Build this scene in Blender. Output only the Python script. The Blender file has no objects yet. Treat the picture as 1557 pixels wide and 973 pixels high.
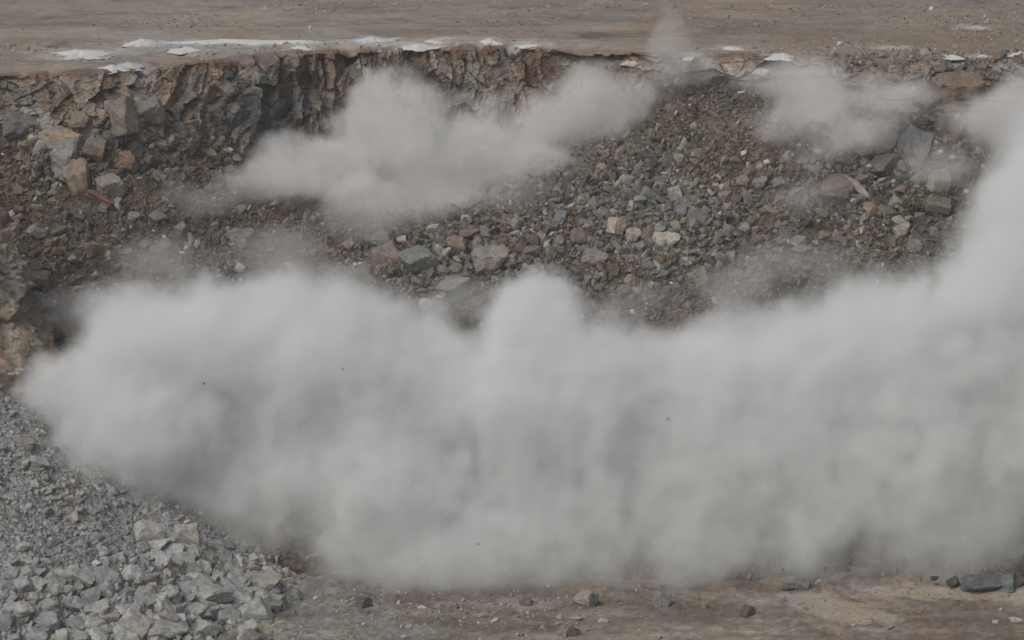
import bpy, bmesh, math, random
import numpy as np
from mathutils import Vector, Matrix, Euler
from mathutils.bvhtree import BVHTree

random.seed(7)
rng = np.random.default_rng(7)
scene = bpy.context.scene
col = scene.collection

# ------------------------------------------------------------------ camera
W, H, F = 1557.0, 973.0, 3892.0
CAM_Z = 50.7
PITCH = math.atan((486.5 + 500.0) / F)
cam_d = bpy.data.cameras.new('camera')
cam = bpy.data.objects.new('camera', cam_d)
col.objects.link(cam)
cam_d.lens = 36.0 * F / W
cam_d.sensor_width = 36.0
cam_d.clip_start = 1.0
cam_d.clip_end = 6000.0
cam.location = (0, 0, CAM_Z)
cam.rotation_euler = (math.radians(90) - PITCH, 0, 0)
scene.camera = cam

# ------------------------------------------------------------------ sky, sun, exposure (overcast)
SUN_EL, SUN_AZ = 48.0, -138.0          # azimuth from +Y towards +X
world = bpy.data.worlds.new('World')
scene.world = world
world.use_nodes = True
wn = world.node_tree.nodes
wl = world.node_tree.links
bg = wn['Background']
sky = wn.new('ShaderNodeTexSky')
sky.sky_type = 'NISHITA'
sky.sun_disc = False
sky.sun_elevation = math.radians(SUN_EL)
sky.sun_rotation = math.radians(SUN_AZ)
sky.dust_density = 6.0
sky.air_density = 1.0
hs = wn.new('ShaderNodeHueSaturation')
hs.inputs['Saturation'].default_value = 0.5
wl.new(sky.outputs[0], hs.inputs['Color'])
wl.new(hs.outputs[0], bg.inputs['Color'])
bg.inputs['Strength'].default_value = 0.12
sun_d = bpy.data.lights.new('sun', 'SUN')
sun_d.energy = 1.15
sun_d.angle = math.radians(22)
sun_d.color = (1.0, 0.995, 0.975)
sun = bpy.data.objects.new('sun', sun_d)
col.objects.link(sun)
az, el = math.radians(SUN_AZ), math.radians(SUN_EL)
to_sun = Vector((math.sin(az) * math.cos(el), math.cos(az) * math.cos(el), math.sin(el)))
sun.rotation_euler = to_sun.to_track_quat('Z', 'Y').to_euler()
sun.location = (-60, 60, 120)
scene.view_settings.view_transform = 'Standard'
scene.view_settings.look = 'None'
scene.view_settings.gamma = 1.0
scene.view_settings.exposure = -0.3
cy = scene.cycles
cy.volume_bounces = 7
cy.max_bounces = 9
cy.diffuse_bounces = 2
cy.transparent_max_bounces = 8
cy.volume_step_rate = 1.0
cy.volume_max_steps = 512
cy.use_adaptive_sampling = True
cy.adaptive_threshold = 0.025
cy.use_denoising = True

# ------------------------------------------------------------------ helpers
cp, sp = math.cos(PITCH), math.sin(PITCH)

def at(px, py, Y):
    """Design helper: the world point at depth Y that was sighted at (px, py)."""
    x = (px - W / 2) / F
    u = -(py - H / 2) / F
    t = Y / (cp + u * sp)
    return (x * t, Y, CAM_Z + (-sp + u * cp) * t)

def ray(px, py):
    x = (px - W / 2) / F
    u = -(py - H / 2) / F
    return Vector((x, cp + u * sp, -sp + u * cp)).normalized()

def to_px(P):
    """Vectorised projection used only to place colour patches on the terrain where the photo has them."""
    d = P - np.array([0, 0, CAM_Z])
    depth = d[..., 1] * cp - d[..., 2] * sp
    up = d[..., 1] * sp + d[..., 2] * cp
    return W / 2 + F * d[..., 0] / depth, H / 2 - F * up / depth

def hash3(i, j, k, s):
    n = (i.astype(np.int64) * 73856093) ^ (j.astype(np.int64) * 19349663) ^ (k.astype(np.int64) * 83492791) ^ (s * 2654435761)
    n = (n ^ (n >> 13)) * 1274126177
    n = n & 0x7fffffff
    n = (n ^ (n >> 11)) * 668265263 & 0x7fffffff
    return ((n ^ (n >> 15)) & 0xffffff) / float(0xffffff)

def vnoise(P, s=0):
    I = np.floor(P).astype(np.int64)
    f = P - I
    f = f * f * (3 - 2 * f)
    out = 0
    for a in (0, 1):
        for b in (0, 1):
            for c in (0, 1):
                w = (f[..., 0] if a else 1 - f[..., 0]) * (f[..., 1] if b else 1 - f[..., 1]) * (f[..., 2] if c else 1 - f[..., 2])
                out = out + w * hash3(I[..., 0] + a, I[..., 1] + b, I[..., 2] + c, s)
    return out * 2 - 1

def fbm(P, octv=4, s=0, gain=.5):
    out, a, tot = 0, 1.0, 0
    for o in range(octv):
        out = out + a * vnoise(P * (2.03 ** o) + 17.3 * o, s + o)
        tot += a
        a *= gain
    return out / tot

def facets(P, s=0, tilt=.8):
    """Cells, each a tilted plane: broken-rock relief. Returns the relief and a random number per cell."""
    I = np.floor(P).astype(np.int64)
    best = np.full(P.shape[:-1], 1e9)
    idv = np.zeros(P.shape[:-1])
    h = np.zeros(P.shape[:-1])
    for a in (-1, 0, 1):
        for b in (-1, 0, 1):
            for c in (-1, 0, 1):
                i, j, k = I[..., 0] + a, I[..., 1] + b, I[..., 2] + c
                cx = i + hash3(i, j, k, s + 1)
                cy_ = j + hash3(i, j, k, s + 2)
                cz = k + hash3(i, j, k, s + 3)
                dx, dy, dz = P[..., 0] - cx, P[..., 1] - cy_, P[..., 2] - cz
                d = dx * dx + dy * dy + dz * dz
                r = hash3(i, j, k, s + 4)
                tx = hash3(i, j, k, s + 5) * 2 - 1
                tz = hash3(i, j, k, s + 6) * 2 - 1
                m = d < best
                best = np.where(m, d, best)
                idv = np.where(m, r, idv)
                h = np.where(m, r - .5 + tilt * (tx * dx + tz * dz), h)
    return h, idv

def grid_mesh(name, P, tint, mat, smooth=False):
    n, m = P.shape[:2]
    me = bpy.data.meshes.new(name)
    me.vertices.add(n * m)
    me.vertices.foreach_set('co', P.reshape(-1).astype(np.float32))
    idx = np.arange(n * m).reshape(n, m)
    q = np.stack([idx[:-1, :-1], idx[:-1, 1:], idx[1:, 1:], idx[1:, :-1]], -1).reshape(-1, 4)
    fill_faces(me, q)
    set_tint(me, tint.reshape(-1, 3))
    me.materials.append(mat)
    if smooth:
        me.polygons.foreach_set('use_smooth', np.ones(len(me.polygons), bool))
    o = bpy.data.objects.new(name, me)
    col.objects.link(o)
    return o

def fill_faces(me, q):
    k = q.shape[1]
    me.loops.add(q.size)
    me.loops.foreach_set('vertex_index', q.reshape(-1).astype(np.int32))
    me.polygons.add(len(q))
    me.polygons.foreach_set('loop_start', np.arange(0, q.size, k, dtype=np.int32))
    me.polygons.foreach_set('loop_total', np.full(len(q), k, dtype=np.int32))
    me.update(calc_edges=True)
    me.polygons.foreach_set('use_smooth', np.zeros(len(me.polygons), bool))

def set_tint(me, c):
    a = me.color_attributes.new('tint', 'FLOAT_COLOR', 'POINT')
    a.data.foreach_set('color', np.concatenate([c, np.ones((len(c), 1))], 1).reshape(-1).astype(np.float32))

def tag(o, label=None, cat=None, group=None, kind=None):
    if label: o['label'] = label
    if cat: o['category'] = cat
    if group: o['group'] = group
    if kind: o['kind'] = kind
    return o

# ------------------------------------------------------------------ materials
def ground_mat(name, source, scales, bump=.3, dist=.08, rough=.95, contrast=.35, speck=0.0, stretch=(1, 1, 1)):
    """Colour from the 'tint' attribute (or the object colour) with grain at several scales and fine relief."""
    m = bpy.data.materials.new(name)
    m.use_nodes = True
    nt = m.node_tree
    N, L = nt.nodes, nt.links
    bs = N['Principled BSDF']
    bs.inputs['Roughness'].default_value = rough
    bs.inputs['Specular IOR Level'].default_value = .25
    if source == 'tint':
        src = N.new('ShaderNodeAttribute'); src.attribute_name = 'tint'; out = src.outputs['Color']
    else:
        src = N.new('ShaderNodeObjectInfo'); out = src.outputs['Color']
    geo = N.new('ShaderNodeNewGeometry') if source == 'tint' else N.new('ShaderNodeTexCoord')
    pos = geo.outputs['Position'] if source == 'tint' else geo.outputs['Object']
    mp = N.new('ShaderNodeMapping'); mp.inputs['Scale'].default_value = stretch
    L.new(pos, mp.inputs[0]); pos = mp.outputs[0]
    heights = []
    for i, s in enumerate(scales):
        nz = N.new('ShaderNodeTexNoise')
        nz.inputs['Scale'].default_value = s
        nz.inputs['Detail'].default_value = 5
        nz.inputs['Roughness'].default_value = .65
        L.new(pos, nz.inputs['Vector'])
        heights.append(nz.outputs[0])
        mr = N.new('ShaderNodeMapRange')
        mr.inputs[1].default_value = .3; mr.inputs[2].default_value = .7
        mr.inputs[3].default_value = 1 - contrast; mr.inputs[4].default_value = 1 + contrast
        L.new(nz.outputs[0], mr.inputs[0])
        mx = N.new('ShaderNodeVectorMath'); mx.operation = 'SCALE'
        L.new(out, mx.inputs[0]); L.new(mr.outputs[0], mx.inputs['Scale'])
        out = mx.outputs[0]
    # hue drift between cool grey and warm brown
    nz = N.new('ShaderNodeTexNoise'); nz.inputs['Scale'].default_value = scales[0] * .6; nz.inputs['Detail'].default_value = 4
    L.new(pos, nz.inputs['Vector'])
    cr = N.new('ShaderNodeValToRGB')
    cr.color_ramp.elements[0].position = .38; cr.color_ramp.elements[0].color = (.97, 1.0, 1.03, 1)
    cr.color_ramp.elements[1].position = .64; cr.color_ramp.elements[1].color = (1.06, .995, .93, 1)
    L.new(nz.outputs[0], cr.inputs[0])
    mu = N.new('ShaderNodeVectorMath'); mu.operation = 'MULTIPLY'
    L.new(out, mu.inputs[0]); L.new(cr.outputs[0], mu.inputs[1]); out = mu.outputs[0]
    if speck:
        vo = N.new('ShaderNodeTexVoronoi'); vo.inputs['Scale'].default_value = speck
        L.new(pos, vo.inputs['Vector'])
        sx = N.new('ShaderNodeSeparateColor'); L.new(vo.outputs['Color'], sx.inputs[0])
        mr = N.new('ShaderNodeMapRange'); mr.inputs[3].default_value = .62; mr.inputs[4].default_value = 1.5
        L.new(sx.outputs[0], mr.inputs[0])
        mx = N.new('ShaderNodeVectorMath'); mx.operation = 'SCALE'
        L.new(out, mx.inputs[0]); L.new(mr.outputs[0], mx.inputs['Scale']); out = mx.outputs[0]
        heights.append(vo.outputs['Distance'])
    L.new(out, bs.inputs['Base Color'])
    prev = None
    for i, h in enumerate(heights):
        b = N.new('ShaderNodeBump'); b.inputs['Strength'].default_value = bump
        b.inputs['Distance'].default_value = dist / (1 + i)
        L.new(h, b.inputs['Height'])
        if prev: L.new(prev, b.inputs['Normal'])
        prev = b.outputs[0]
    L.new(prev, bs.inputs['Normal'])
    return m

M_SLOPE = ground_mat('rubble earth', 'tint', (1.2, 7.0), bump=.8, dist=.25, contrast=.3, speck=6.5)
M_CLIFF = ground_mat('fractured rock', 'tint', (.9, 4.5), bump=.5, dist=.2, contrast=.38)
M_PLATEAU = ground_mat('graded bench earth', 'tint', (.22, 1.6), bump=.6, dist=.15, contrast=.2, stretch=(1, 1, 1))
M_FLOOR = ground_mat('pit floor earth', 'tint', (.5, 5.0), bump=.6, dist=.08, contrast=.26, speck=9)
M_MUD = ground_mat('graded pit mud', 'tint', (.5, 4.0), bump=.5, dist=.07, contrast=.2)
M_ROCK = ground_mat('loose rock', 'tint', (2.5, 11.0), bump=.6, dist=.08, contrast=.25)
M_BOULDER = ground_mat('boulder rock', 'object', (1.6, 7.0), bump=.7, dist=.12, contrast=.32)
M_POWDER = ground_mat('white drill powder', 'object', (1.2, 6.0), bump=.3, dist=.06, contrast=.07)

# ------------------------------------------------------------------ terrain profiles
# for each sighted column: (py, depth) from the toe of the muck pile up to the foot and the top of the rock face
PROF = {
    -900: [(893, 138), (760, 142.5), (600, 148), (480, 153), (350, 158), (212, 163), (118, 163.6)],
    0:    [(893, 138), (760, 142.5), (600, 148), (480, 153), (350, 158), (212, 163), (113, 164.6)],
    160:  [(893, 138), (760, 142.5), (600, 148), (480, 153), (350, 158), (212, 163), (109, 165.6)],
    215:  [(893, 138), (760, 142.5), (600, 148), (480, 153), (350, 158.5), (220, 164), (100, 168.0)],
    290:  [(893, 138), (760, 142.5), (600, 148.5), (470, 154), (350, 159.5), (238, 166), (97, 169.0)],
    400:  [(893, 138), (760, 142.5), (600, 149), (450, 155), (350, 162), (262, 171), (88, 172.6)],
    540:  [(893, 138), (760, 142.5), (600, 149), (440, 155), (350, 161.5), (285, 173), (80, 175.0)],
    660:  [(893, 138), (760, 142.5), (590, 149), (430, 155), (340, 160.5), (275, 174), (76, 176.2)],
    800:  [(893, 138), (760, 142.5), (580, 149), (420, 155.5), (305, 162), (210, 174.5), (75, 176.5)],
    930:  [(893, 138), (760, 142.5), (580, 149.5), (400, 157), (250, 164.5), (145, 173), (79, 175.3)],
    1050: [(893, 138), (750, 143), (570, 150), (380, 158), (230, 165), (128, 171.2), (90, 172.5)],
    1200: [(893, 138), (750, 143), (570, 150), (380, 158), (240, 164), (135, 170.0), (92, 171.7)],
    1300: [(893, 138), (750, 143), (570, 150), (390, 157.5), (265, 162.5), (170, 168), (92, 171.5)],
    1400: [(893, 138), (750, 143), (570, 150), (395, 157), (270, 162), (185, 167), (88, 172.4)],
    1557: [(893, 138), (750, 143), (570, 150), (395, 157), (275, 162), (190, 167), (88, 172.6)],
    2600: [(893, 138), (750, 143), (570, 150), (395, 157), (275, 162), (190, 167), (90, 172.6)],
}
PLAT_Z = 25.4

def smooth_interp(x, xs, ys):
    """Interpolate then blur a little, so that the columns do not show."""
    return (np.interp(x, xs, ys) * 2 + np.interp(x - 25, xs, ys) + np.interp(x + 25, xs, ys) + .5 * np.interp(x - 50, xs, ys) + .5 * np.interp(x + 50, xs, ys)) / 5

kx = sorted(PROF)
cols_px = np.unique(np.concatenate([np.linspace(-900, -60, 70), np.linspace(-60, 1620, 800), np.linspace(1620, 2600, 70)]))
C = len(cols_px)
CT = []                                # control points, 7 per column, (C,3)
for k in range(7):
    py = smooth_interp(cols_px, kx, [PROF[c][k][0] for c in kx])
    Y = smooth_interp(cols_px, kx, [PROF[c][k][1] for c in kx])
    pts = np.array([at(a, b, y) for a, b, y in zip(cols_px, py, Y)])
    CT.append(pts)
CT[0][:, 2] = -.4
CT[6][:, 2] = PLAT_Z
CT = np.array(CT)                      # (7,C,3)

def rows_between(a, b, n, end=False):
    t = np.linspace(0, 1, n + (1 if end else 0), endpoint=end)[:, None, None]
    return a[None] * (1 - t) + b[None] * t

R_SL, R_CL, R_PL = 300, 130, 160
# slope rows: smooth (Catmull-Rom like) interpolation over control 0..5
kk = np.linspace(0, 5, R_SL, endpoint=False)
seg = np.clip(kk.astype(int), 0, 4)
tt = kk - seg
def CTk(i): return CT[np.clip(i, 0, 5)]
p0, p1, p2, p3 = CTk(seg - 1), CTk(seg), CTk(seg + 1), CTk(seg + 2)
t_ = tt[:, None, None]
slope = .5 * ((2 * p1) + (-p0 + p2) * t_ + (2 * p0 - 5 * p1 + 4 * p2 - p3) * t_ ** 2 + (-p0 + 3 * p1 - 3 * p2 + p3) * t_ ** 3)
cliff = rows_between(CT[5], CT[6], R_CL)
# bench top runs back to the horizon
g = np.linspace(0, 1, R_PL)
back = 55 * g ** 1.0 * .75 + 1500 * np.clip((g - .72) / .28, 0, 1) ** 2.4
top = CT[6][None] + 0 * back[:, None, None]
scale = (top[..., 1] + back[:, None]) / top[..., 1]
plat = np.stack([top[..., 0] * scale, top[..., 1] * scale, np.full_like(scale, PLAT_Z)], -1)
G = np.concatenate([slope, cliff, plat], 0)
NR = G.shape[0]
# smooth normals of the undisturbed sheet
du = np.gradient(G, axis=1); dv = np.gradient(G, axis=0)
Nn = np.cross(du, dv)
Nn /= np.maximum(np.linalg.norm(Nn, axis=-1, keepdims=True), 1e-9)
if Nn[NR - 50, C // 2, 2] < 0: Nn = -Nn
row = np.arange(NR)[:, None] * np.ones((1, C))
PX, PY = to_px(G)

# weights of the three zones, blended at the seams
wc = np.clip((row - (R_SL - 14)) / 14, 0, 1) * np.clip(((R_SL + R_CL + 8) - row) / 8, 0, 1)
wsl = np.clip((R_SL + 6 - row) / 14, 0, 1)
wp = np.clip((row - (R_SL + R_CL)) / 6, 0, 1)

warp = np.stack([fbm(G * .45, 3, 31), fbm(G * .45, 3, 47), fbm(G * .45, 3, 59)], -1)
# rock face: big buttresses, joint-bounded blocks, chips; depth is along the horizontal towards the pit
d_c = 1.9 * fbm(G * np.array([.17, .17, .08]), 3, 5)
Gw = G + warp * .35
skew = Gw.copy(); skew[..., 0] += .6 * Gw[..., 2] * np.sin(Gw[..., 0] * .09 + 1)
f1, id1 = facets(skew * np.array([.36, .36, .30]), 100, .9)
f2, id2 = facets(skew * np.array([.62, .62, .62]) + .15 * warp, 200, .9)
f3, id3 = facets(Gw * np.array([2.6, 2.6, 2.2]), 300, .9)
d_c = d_c + .9 * f1 + .45 * f2 + .14 * f3 + .08 * fbm(G * 5, 3, 9)
hz = Nn.copy(); hz[..., 2] *= .25
# muck slope
d_s = .9 * fbm(G * .13, 3, 11) + .45 * fbm(G * .5, 3, 12)
g1, gi1 = facets(Gw * .75, 400, .9)
g2, gi2 = facets(Gw * 2.2, 500, .9)
b1, bi1 = facets(Gw * np.array([.42, .42, .42]), 450, 1.0)
def zone(px, py, rx, ry):
    return np.clip(1.25 - np.sqrt(((PX - px) / rx) ** 2 + ((PY - py) / ry) ** 2), 0, 1)
blocky = np.clip(zone(1370, 235, 130, 110) + zone(150, 235, 130, 45) + zone(670, 400, 110, 40) + zone(1240, 160, 90, 50) * .6, 0, 1)
d_s = d_s + 1.15 * b1 * blocky + .35 * g1 * blocky
d_s = d_s + .28 * g1 * (fbm(G * .2, 2, 77) > -.1) + .16 * g2
# bench top: ruts and low windrows running mostly along x
Q = G * np.array([.05, .33, 1.0])
d_p = .34 * fbm(Q, 4, 21) + .12 * np.abs(fbm(G * np.array([.09, .8, 1]), 4, 23)) + .16 * fbm(G * np.array([.5, 1.2, 1]), 3, 22)
farfade = np.clip(1 - (row - (R_SL + R_CL + 100)) / 50, .0, 1)
# wheel ruts curving over the bench
rut = np.zeros(row.shape)
rr_ = np.random.default_rng(3)
for y0, sl, am, ph, x0, x1 in ((181, .02, 1.2, .4, -40, 30), (184, -.05, 1.6, 1.2, -10, 45), (187.5, -.12, 1.0, 2.0, -5, 40), (190, .05, 1.5, .2, -45, 25), (193, -.16, 1.4, 2.8, 0, 50), (197, .03, 2.0, .9, -50, 50), (200, -.1, 1.2, 3.3, 5, 45), (205, .02, 2, 1.9, -50, 40), (179.5, .01, .6, 4.0, -45, 10), (211, -.05, 2, .5, -50, 50)):
    for off_ in (0, 1.9):
        yc = y0 + off_ + sl * G[..., 0] + am * np.sin(G[..., 0] * .07 + ph)
        on = np.clip((G[..., 0] - x0) / 6, 0, 1) * np.clip((x1 - G[..., 0]) / 6, 0, 1)
        rut = np.maximum(rut, np.exp(-((G[..., 1] - yc) / .32) ** 2) * on * np.clip(.6 + fbm(G * np.array([.3, .3, 1]) + y0, 2, 29) * 1.3, 0, 1))
d_p = d_p - .13 * rut
D = (Nn * (wsl * d_s)[..., None] + hz * (wc * (1 - wsl) * d_c)[..., None] + np.array([0, 0, 1.0]) * (wp * d_p * farfade)[..., None])
lipn = np.clip(fbm(G * np.array([.9, .2, 0]), 3, 27) * 2.2, 0, 1) + .6 * np.clip(fbm(G * np.array([.25, .1, 0]), 2, 28) * 2 - .2, 0, 1)
D[..., 2] -= .5 * lipn * np.exp(-((row - (R_SL + R_CL)) / np.where(row < R_SL + R_CL, 14.0, 3.5)) ** 2)
toe_f = np.clip(row / 20, 0, 1)
G2 = G + D * toe_f[..., None]

# --- colours of the sheet (surface colours, plus shade painted into the left slope)
def lerp(a, b, t):
    return a * (1 - t[..., None]) + np.array(b) * t[..., None]
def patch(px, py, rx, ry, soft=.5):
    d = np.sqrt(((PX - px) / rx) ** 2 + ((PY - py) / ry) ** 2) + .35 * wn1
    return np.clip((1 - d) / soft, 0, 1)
wn1 = fbm(G * 1.1, 4, 61)
wn2 = fbm(G * .35, 4, 63)
wn3 = fbm(G * 3.0, 3, 65)
streak = fbm(G * np.array([1.1, 1.1, .75]) + .5 * warp, 4, 67)
cliffc = np.ones(G.shape) * np.array([.18, .168, .152])
cliffc = lerp(cliffc, [.19, .14, .10], np.clip(wn2 * 2.6 + .15, 0, 1) * .8)
cliffc = lerp(cliffc, [.085, .09, .09], np.clip(-streak * 2.2 - .15, 0, 1) * .75)
cliffc = lerp(cliffc, [.15, .10, .066], np.clip(wn2 * -2 + wn1 * 1.5 - .1, 0, 1) * .55)
cliffc = lerp(cliffc, [.27, .24, .205], np.clip(streak * 2.6 - .55, 0, 1) * .8)
cliffc = lerp(cliffc, [.13, .085, .06], np.clip(wn3 * 2 + wn1 * 2 - .75, 0, 1) * .5)
cliffc = cliffc * (.72 + .56 * id1[..., None]) * (.7 + .6 * id2[..., None]) * (.82 + .36 * id3[..., None])
cliffc = lerp(cliffc, [.265, .215, .17], patch(255, 135, 36, 48) * .8)
cliffc = lerp(cliffc, [.20, .17, .14], patch(190, 175, 30, 45) * .6)
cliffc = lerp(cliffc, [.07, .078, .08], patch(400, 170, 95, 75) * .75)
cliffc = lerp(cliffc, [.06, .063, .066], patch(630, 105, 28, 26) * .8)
cliffc = lerp(cliffc, [.22, .18, .14], patch(700, 110, 16, 30) * .7)
cliffc = lerp(cliffc, [.13, .075, .045], patch(815, 105, 40, 34) * .7)
cliffc = lerp(cliffc, [.125, .076, .048], patch(1460, 135, 75, 48) * .75)
cliffc = lerp(cliffc, [.15, .10, .065], patch(1300, 130, 80, 40) * .5)
vtop = np.clip((row - (R_SL + R_CL - 16)) / 10, 0, 1)
cliffc = lerp(cliffc, [.13, .085, .057], vtop * np.clip(.65 + wn1, 0, 1))      # soil under the lip
slopec = np.ones(G.shape) * np.array([.11, .095, .077])
slopec = lerp(slopec, [.14, .105, .076], np.clip(wn2 * 2.2, 0, 1) * .7)
slopec = lerp(slopec, [.095, .098, .096], np.clip(-wn2 * 2.2, 0, 1) * .6)
slopec = lerp(slopec, [.19, .17, .145], np.clip(wn1 * 3 - .9, 0, 1) * .6)
wn4 = fbm(G * .16, 4, 64)
slopec = lerp(slopec, [.105, .07, .046], np.clip(wn4 * 4 + .25, 0, 1) * .65)
slopec = lerp(slopec, [.075, .072, .068], np.clip(-wn4 * 4 - .3, 0, 1) * .6)
slopec = slopec * (.72 + .56 * gi2[..., None]) * (1 - .22 * np.clip((520 - PX) / 250, 0, 1))[..., None]  # rubble darkened towards the left: shade of that side put into the colour
slopec = slopec * (1 + (.5 * bi1 - .2) * blocky)[..., None]
slopec = lerp(slopec, [.15, .105, .068], patch(275, 235, 75, 45) * .7)
slopec = lerp(slopec, [.16, .12, .085], patch(1130, 190, 130, 80, .8) * .45)
platc = np.ones(G.shape) * np.array([.25, .215, .178])
pst = fbm(G * np.array([.05, .12, 1]), 6, 71, .6)
pst2 = fbm(G * np.array([.35, .45, 1]), 6, 72, .65)
platc = lerp(platc, [.185, .145, .112], np.clip(pst * 3.0, 0, 1) * .6)
platc = lerp(platc, [.27, .255, .225], np.clip(-pst * 2.6, 0, 1) * .7)
platc = lerp(platc, [.12, .092, .07], np.clip(pst2 * 3.6 - .8, 0, 1) * .8)
platc = lerp(platc, [.36, .34, .31], np.clip(-pst2 * 3.2 - 1.15, 0, 1) * .6)
platc = lerp(platc, [.13, .108, .088], rut * .7)
platc = platc * np.array([.9, .915, .935])
platc = lerp(platc, [.17, .14, .108], np.clip((PX - 1150) / 350, 0, 1) * .55)
lip = np.clip(1 - (row - (R_SL + R_CL)) / 9, 0, 1)
platc = lerp(platc, [.17, .12, .085], lip * np.clip(.75 + .8 * wn1, 0, 1))
wet = np.exp(-((PY - 62 - .012 * PX) / 9) ** 2) * np.clip((PX - 170) / 60, 0, 1) * np.clip((980 - PX) / 200, 0, 1)
platc = lerp(platc, [.42, .42, .41], wet * np.clip(.55 + pst2 * 1.6, 0, 1) * .7)
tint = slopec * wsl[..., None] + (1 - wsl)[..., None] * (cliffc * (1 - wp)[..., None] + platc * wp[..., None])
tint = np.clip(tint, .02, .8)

a, b = R_SL, R_SL + R_CL
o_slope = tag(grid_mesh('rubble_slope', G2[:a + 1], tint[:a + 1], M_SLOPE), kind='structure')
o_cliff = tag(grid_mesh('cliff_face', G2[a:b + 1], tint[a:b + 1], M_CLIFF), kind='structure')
o_plat = tag(grid_mesh('upper_bench_ground', G2[b:], tint[b:], M_PLATEAU, True), kind='structure')

# ------------------------------------------------------------------ pit floor
xs = np.unique(np.concatenate([np.linspace(-400, -45, 30), np.linspace(-45, 45, 420), np.linspace(45, 400, 30)]))
ys = np.unique(np.concatenate([np.linspace(-200, 118, 30), np.linspace(118, 150, 180)]))
X, Yg = np.meshgrid(xs, ys)
P = np.stack([X, Yg, np.zeros_like(X)], -1)
n_toe = fbm(P * .4, 3, 80)
hgt = .16 * fbm(P * .25, 3, 81) + .05 * fbm(P * 1.4, 3, 82)
gg, gid = facets(P * 2.6, 600, .6)
lefty = np.clip((2 - X) / 14, 0, 1)
hgt = hgt + gg * .09 * (.35 + lefty)
hgt = hgt + 1.0 * np.clip((Yg - 136.0) / 5, 0, 1) ** 1.5 * (1 + .5 * n_toe) - 6 * np.clip((Yg - 142) / 4, 0, 1)
P[..., 2] = hgt
fx, fy = to_px(P)
n1, n2, n3 = fbm(P * .5, 4, 83), fbm(P * 1.8, 4, 84), fbm(P * np.array([.2, .8, 1]), 4, 85)
fc = np.ones(P.shape) * np.array([.17, .146, .124])
fc = lerp(fc, [.16, .16, .152], np.clip((820 - fx) / 300, 0, 1) * .8)
fc = lerp(fc, [.11, .082, .062], np.clip(n3 * 2.8, 0, 1) * .65)
fc = lerp(fc, [.27, .245, .21], np.clip(-n3 * 2.6 - .2, 0, 1) * .6)
fc = fc * (.75 + .5 * gid[..., None])
def fpoly(x0, y0, x1, y1, w0, w1):
    t = np.clip(((fx - x0) * (x1 - x0) + (fy - y0) * (y1 - y0)) / ((x1 - x0) ** 2 + (y1 - y0) ** 2), 0, 1)
    d = np.hypot(fx - x0 - t * (x1 - x0), (fy - y0 - t * (y1 - y0)) * 2.2)
    return np.clip((w0 + (w1 - w0) * t - d + 22 * n2 + 14 * n1) / 10, 0, 1)
fc = lerp(fc, [.27, .238, .19], fpoly(1235, 912, 1320, 944, 38, 48) * .9)
fc = lerp(fc, [.30, .26, .205], fpoly(1330, 900, 1560, 905, 18, 26) * .8)
fc = lerp(fc, [.07, .052, .038], fpoly(1280, 906, 1302, 914, 8, 10) * .8)
fc = lerp(fc, [.08, .06, .045], fpoly(1195, 945, 1260, 965, 8, 12) * .7)
fc = lerp(fc, [.08, .06, .045], fpoly(1290, 952, 1345, 950, 6, 8) * .7)
o_floor = tag(grid_mesh('pit_floor', P, np.clip(fc, .02, .8), M_MUD), kind='structure')

# ------------------------------------------------------------------ grey crushed rock heap, lower left
xs = np.unique(np.concatenate([np.linspace(-75, -32, 70), np.linspace(-32, -6, 330)]))
ys = np.linspace(112, 160, 420)
X, Yg = np.meshgrid(xs, ys)
P = np.stack([X, Yg, np.zeros_like(X)], -1)
r = np.hypot(X + 38, (Yg - 147))
n1 = fbm(P * .16, 3, 91)
z = 15.2 - .56 * r
z = z + 1.1 * n1 + .3 * fbm(P * .7, 3, 92)
z = np.where(z > 0, z, z * 1.5)
h1, hi1 = facets(P * 1.7 + fbm(P * .8, 2, 93)[..., None], 700, .9)
h2, hi2 = facets(P * 4.2, 800, .9)
P[..., 2] = z + .16 * h1 + .08 * h2
hc = np.ones(P.shape) * np.array([.20, .207, .208])
hc = lerp(hc, [.24, .25, .25], np.clip(fbm(P * .6, 4, 94) * 2, 0, 1) * .6)
hc = lerp(hc, [.13, .135, .14], np.clip(fbm(P * 2.0, 3, 95) * 2, 0, 1) * .6)
hc = hc * (.8 + .4 * hi2[..., None])
o_heap = tag(grid_mesh('gravel_terrain', P, np.clip(hc, .02, .8), M_FLOOR), kind='structure')

# ------------------------------------------------------------------ rock spur at the left edge
ang = np.linspace(0, 2 * np.pi, 260)
tv = np.linspace(0, 1, 170)
A, T = np.meshgrid(ang, tv)
rad = 9.5 * T ** .8 + .25
P = np.stack([-33.4 + rad * np.cos(A), 148.5 + rad * .8 * np.sin(A), 24.5 - 25.5 * T ** 1.05], -1)
s1, si1 = facets(P * np.array([.5, .5, .33]), 900, 1.1)
s2, si2 = facets(P * 1.5, 950, 1.0)
dd = 1.0 * fbm(P * .3, 3, 96) + .7 * s1 + .28 * s2
out = np.stack([np.cos(A), np.sin(A), .25 * np.ones_like(A)], -1)
P = P + out * (dd * np.clip(T * 4, 0, 1))[..., None]
sc = np.ones(P.shape) * np.array([.19, .165, .135])
sc = lerp(sc, [.2, .115, .08], np.clip(fbm(P * .5, 4, 97) * 2.5, 0, 1) * .7)
sc = sc * (.7 + .6 * si1[..., None])
o_spur = tag(grid_mesh('rock_spur_terrain', P, np.clip(sc, .02, .8), M_CLIFF), kind='structure')

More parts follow.
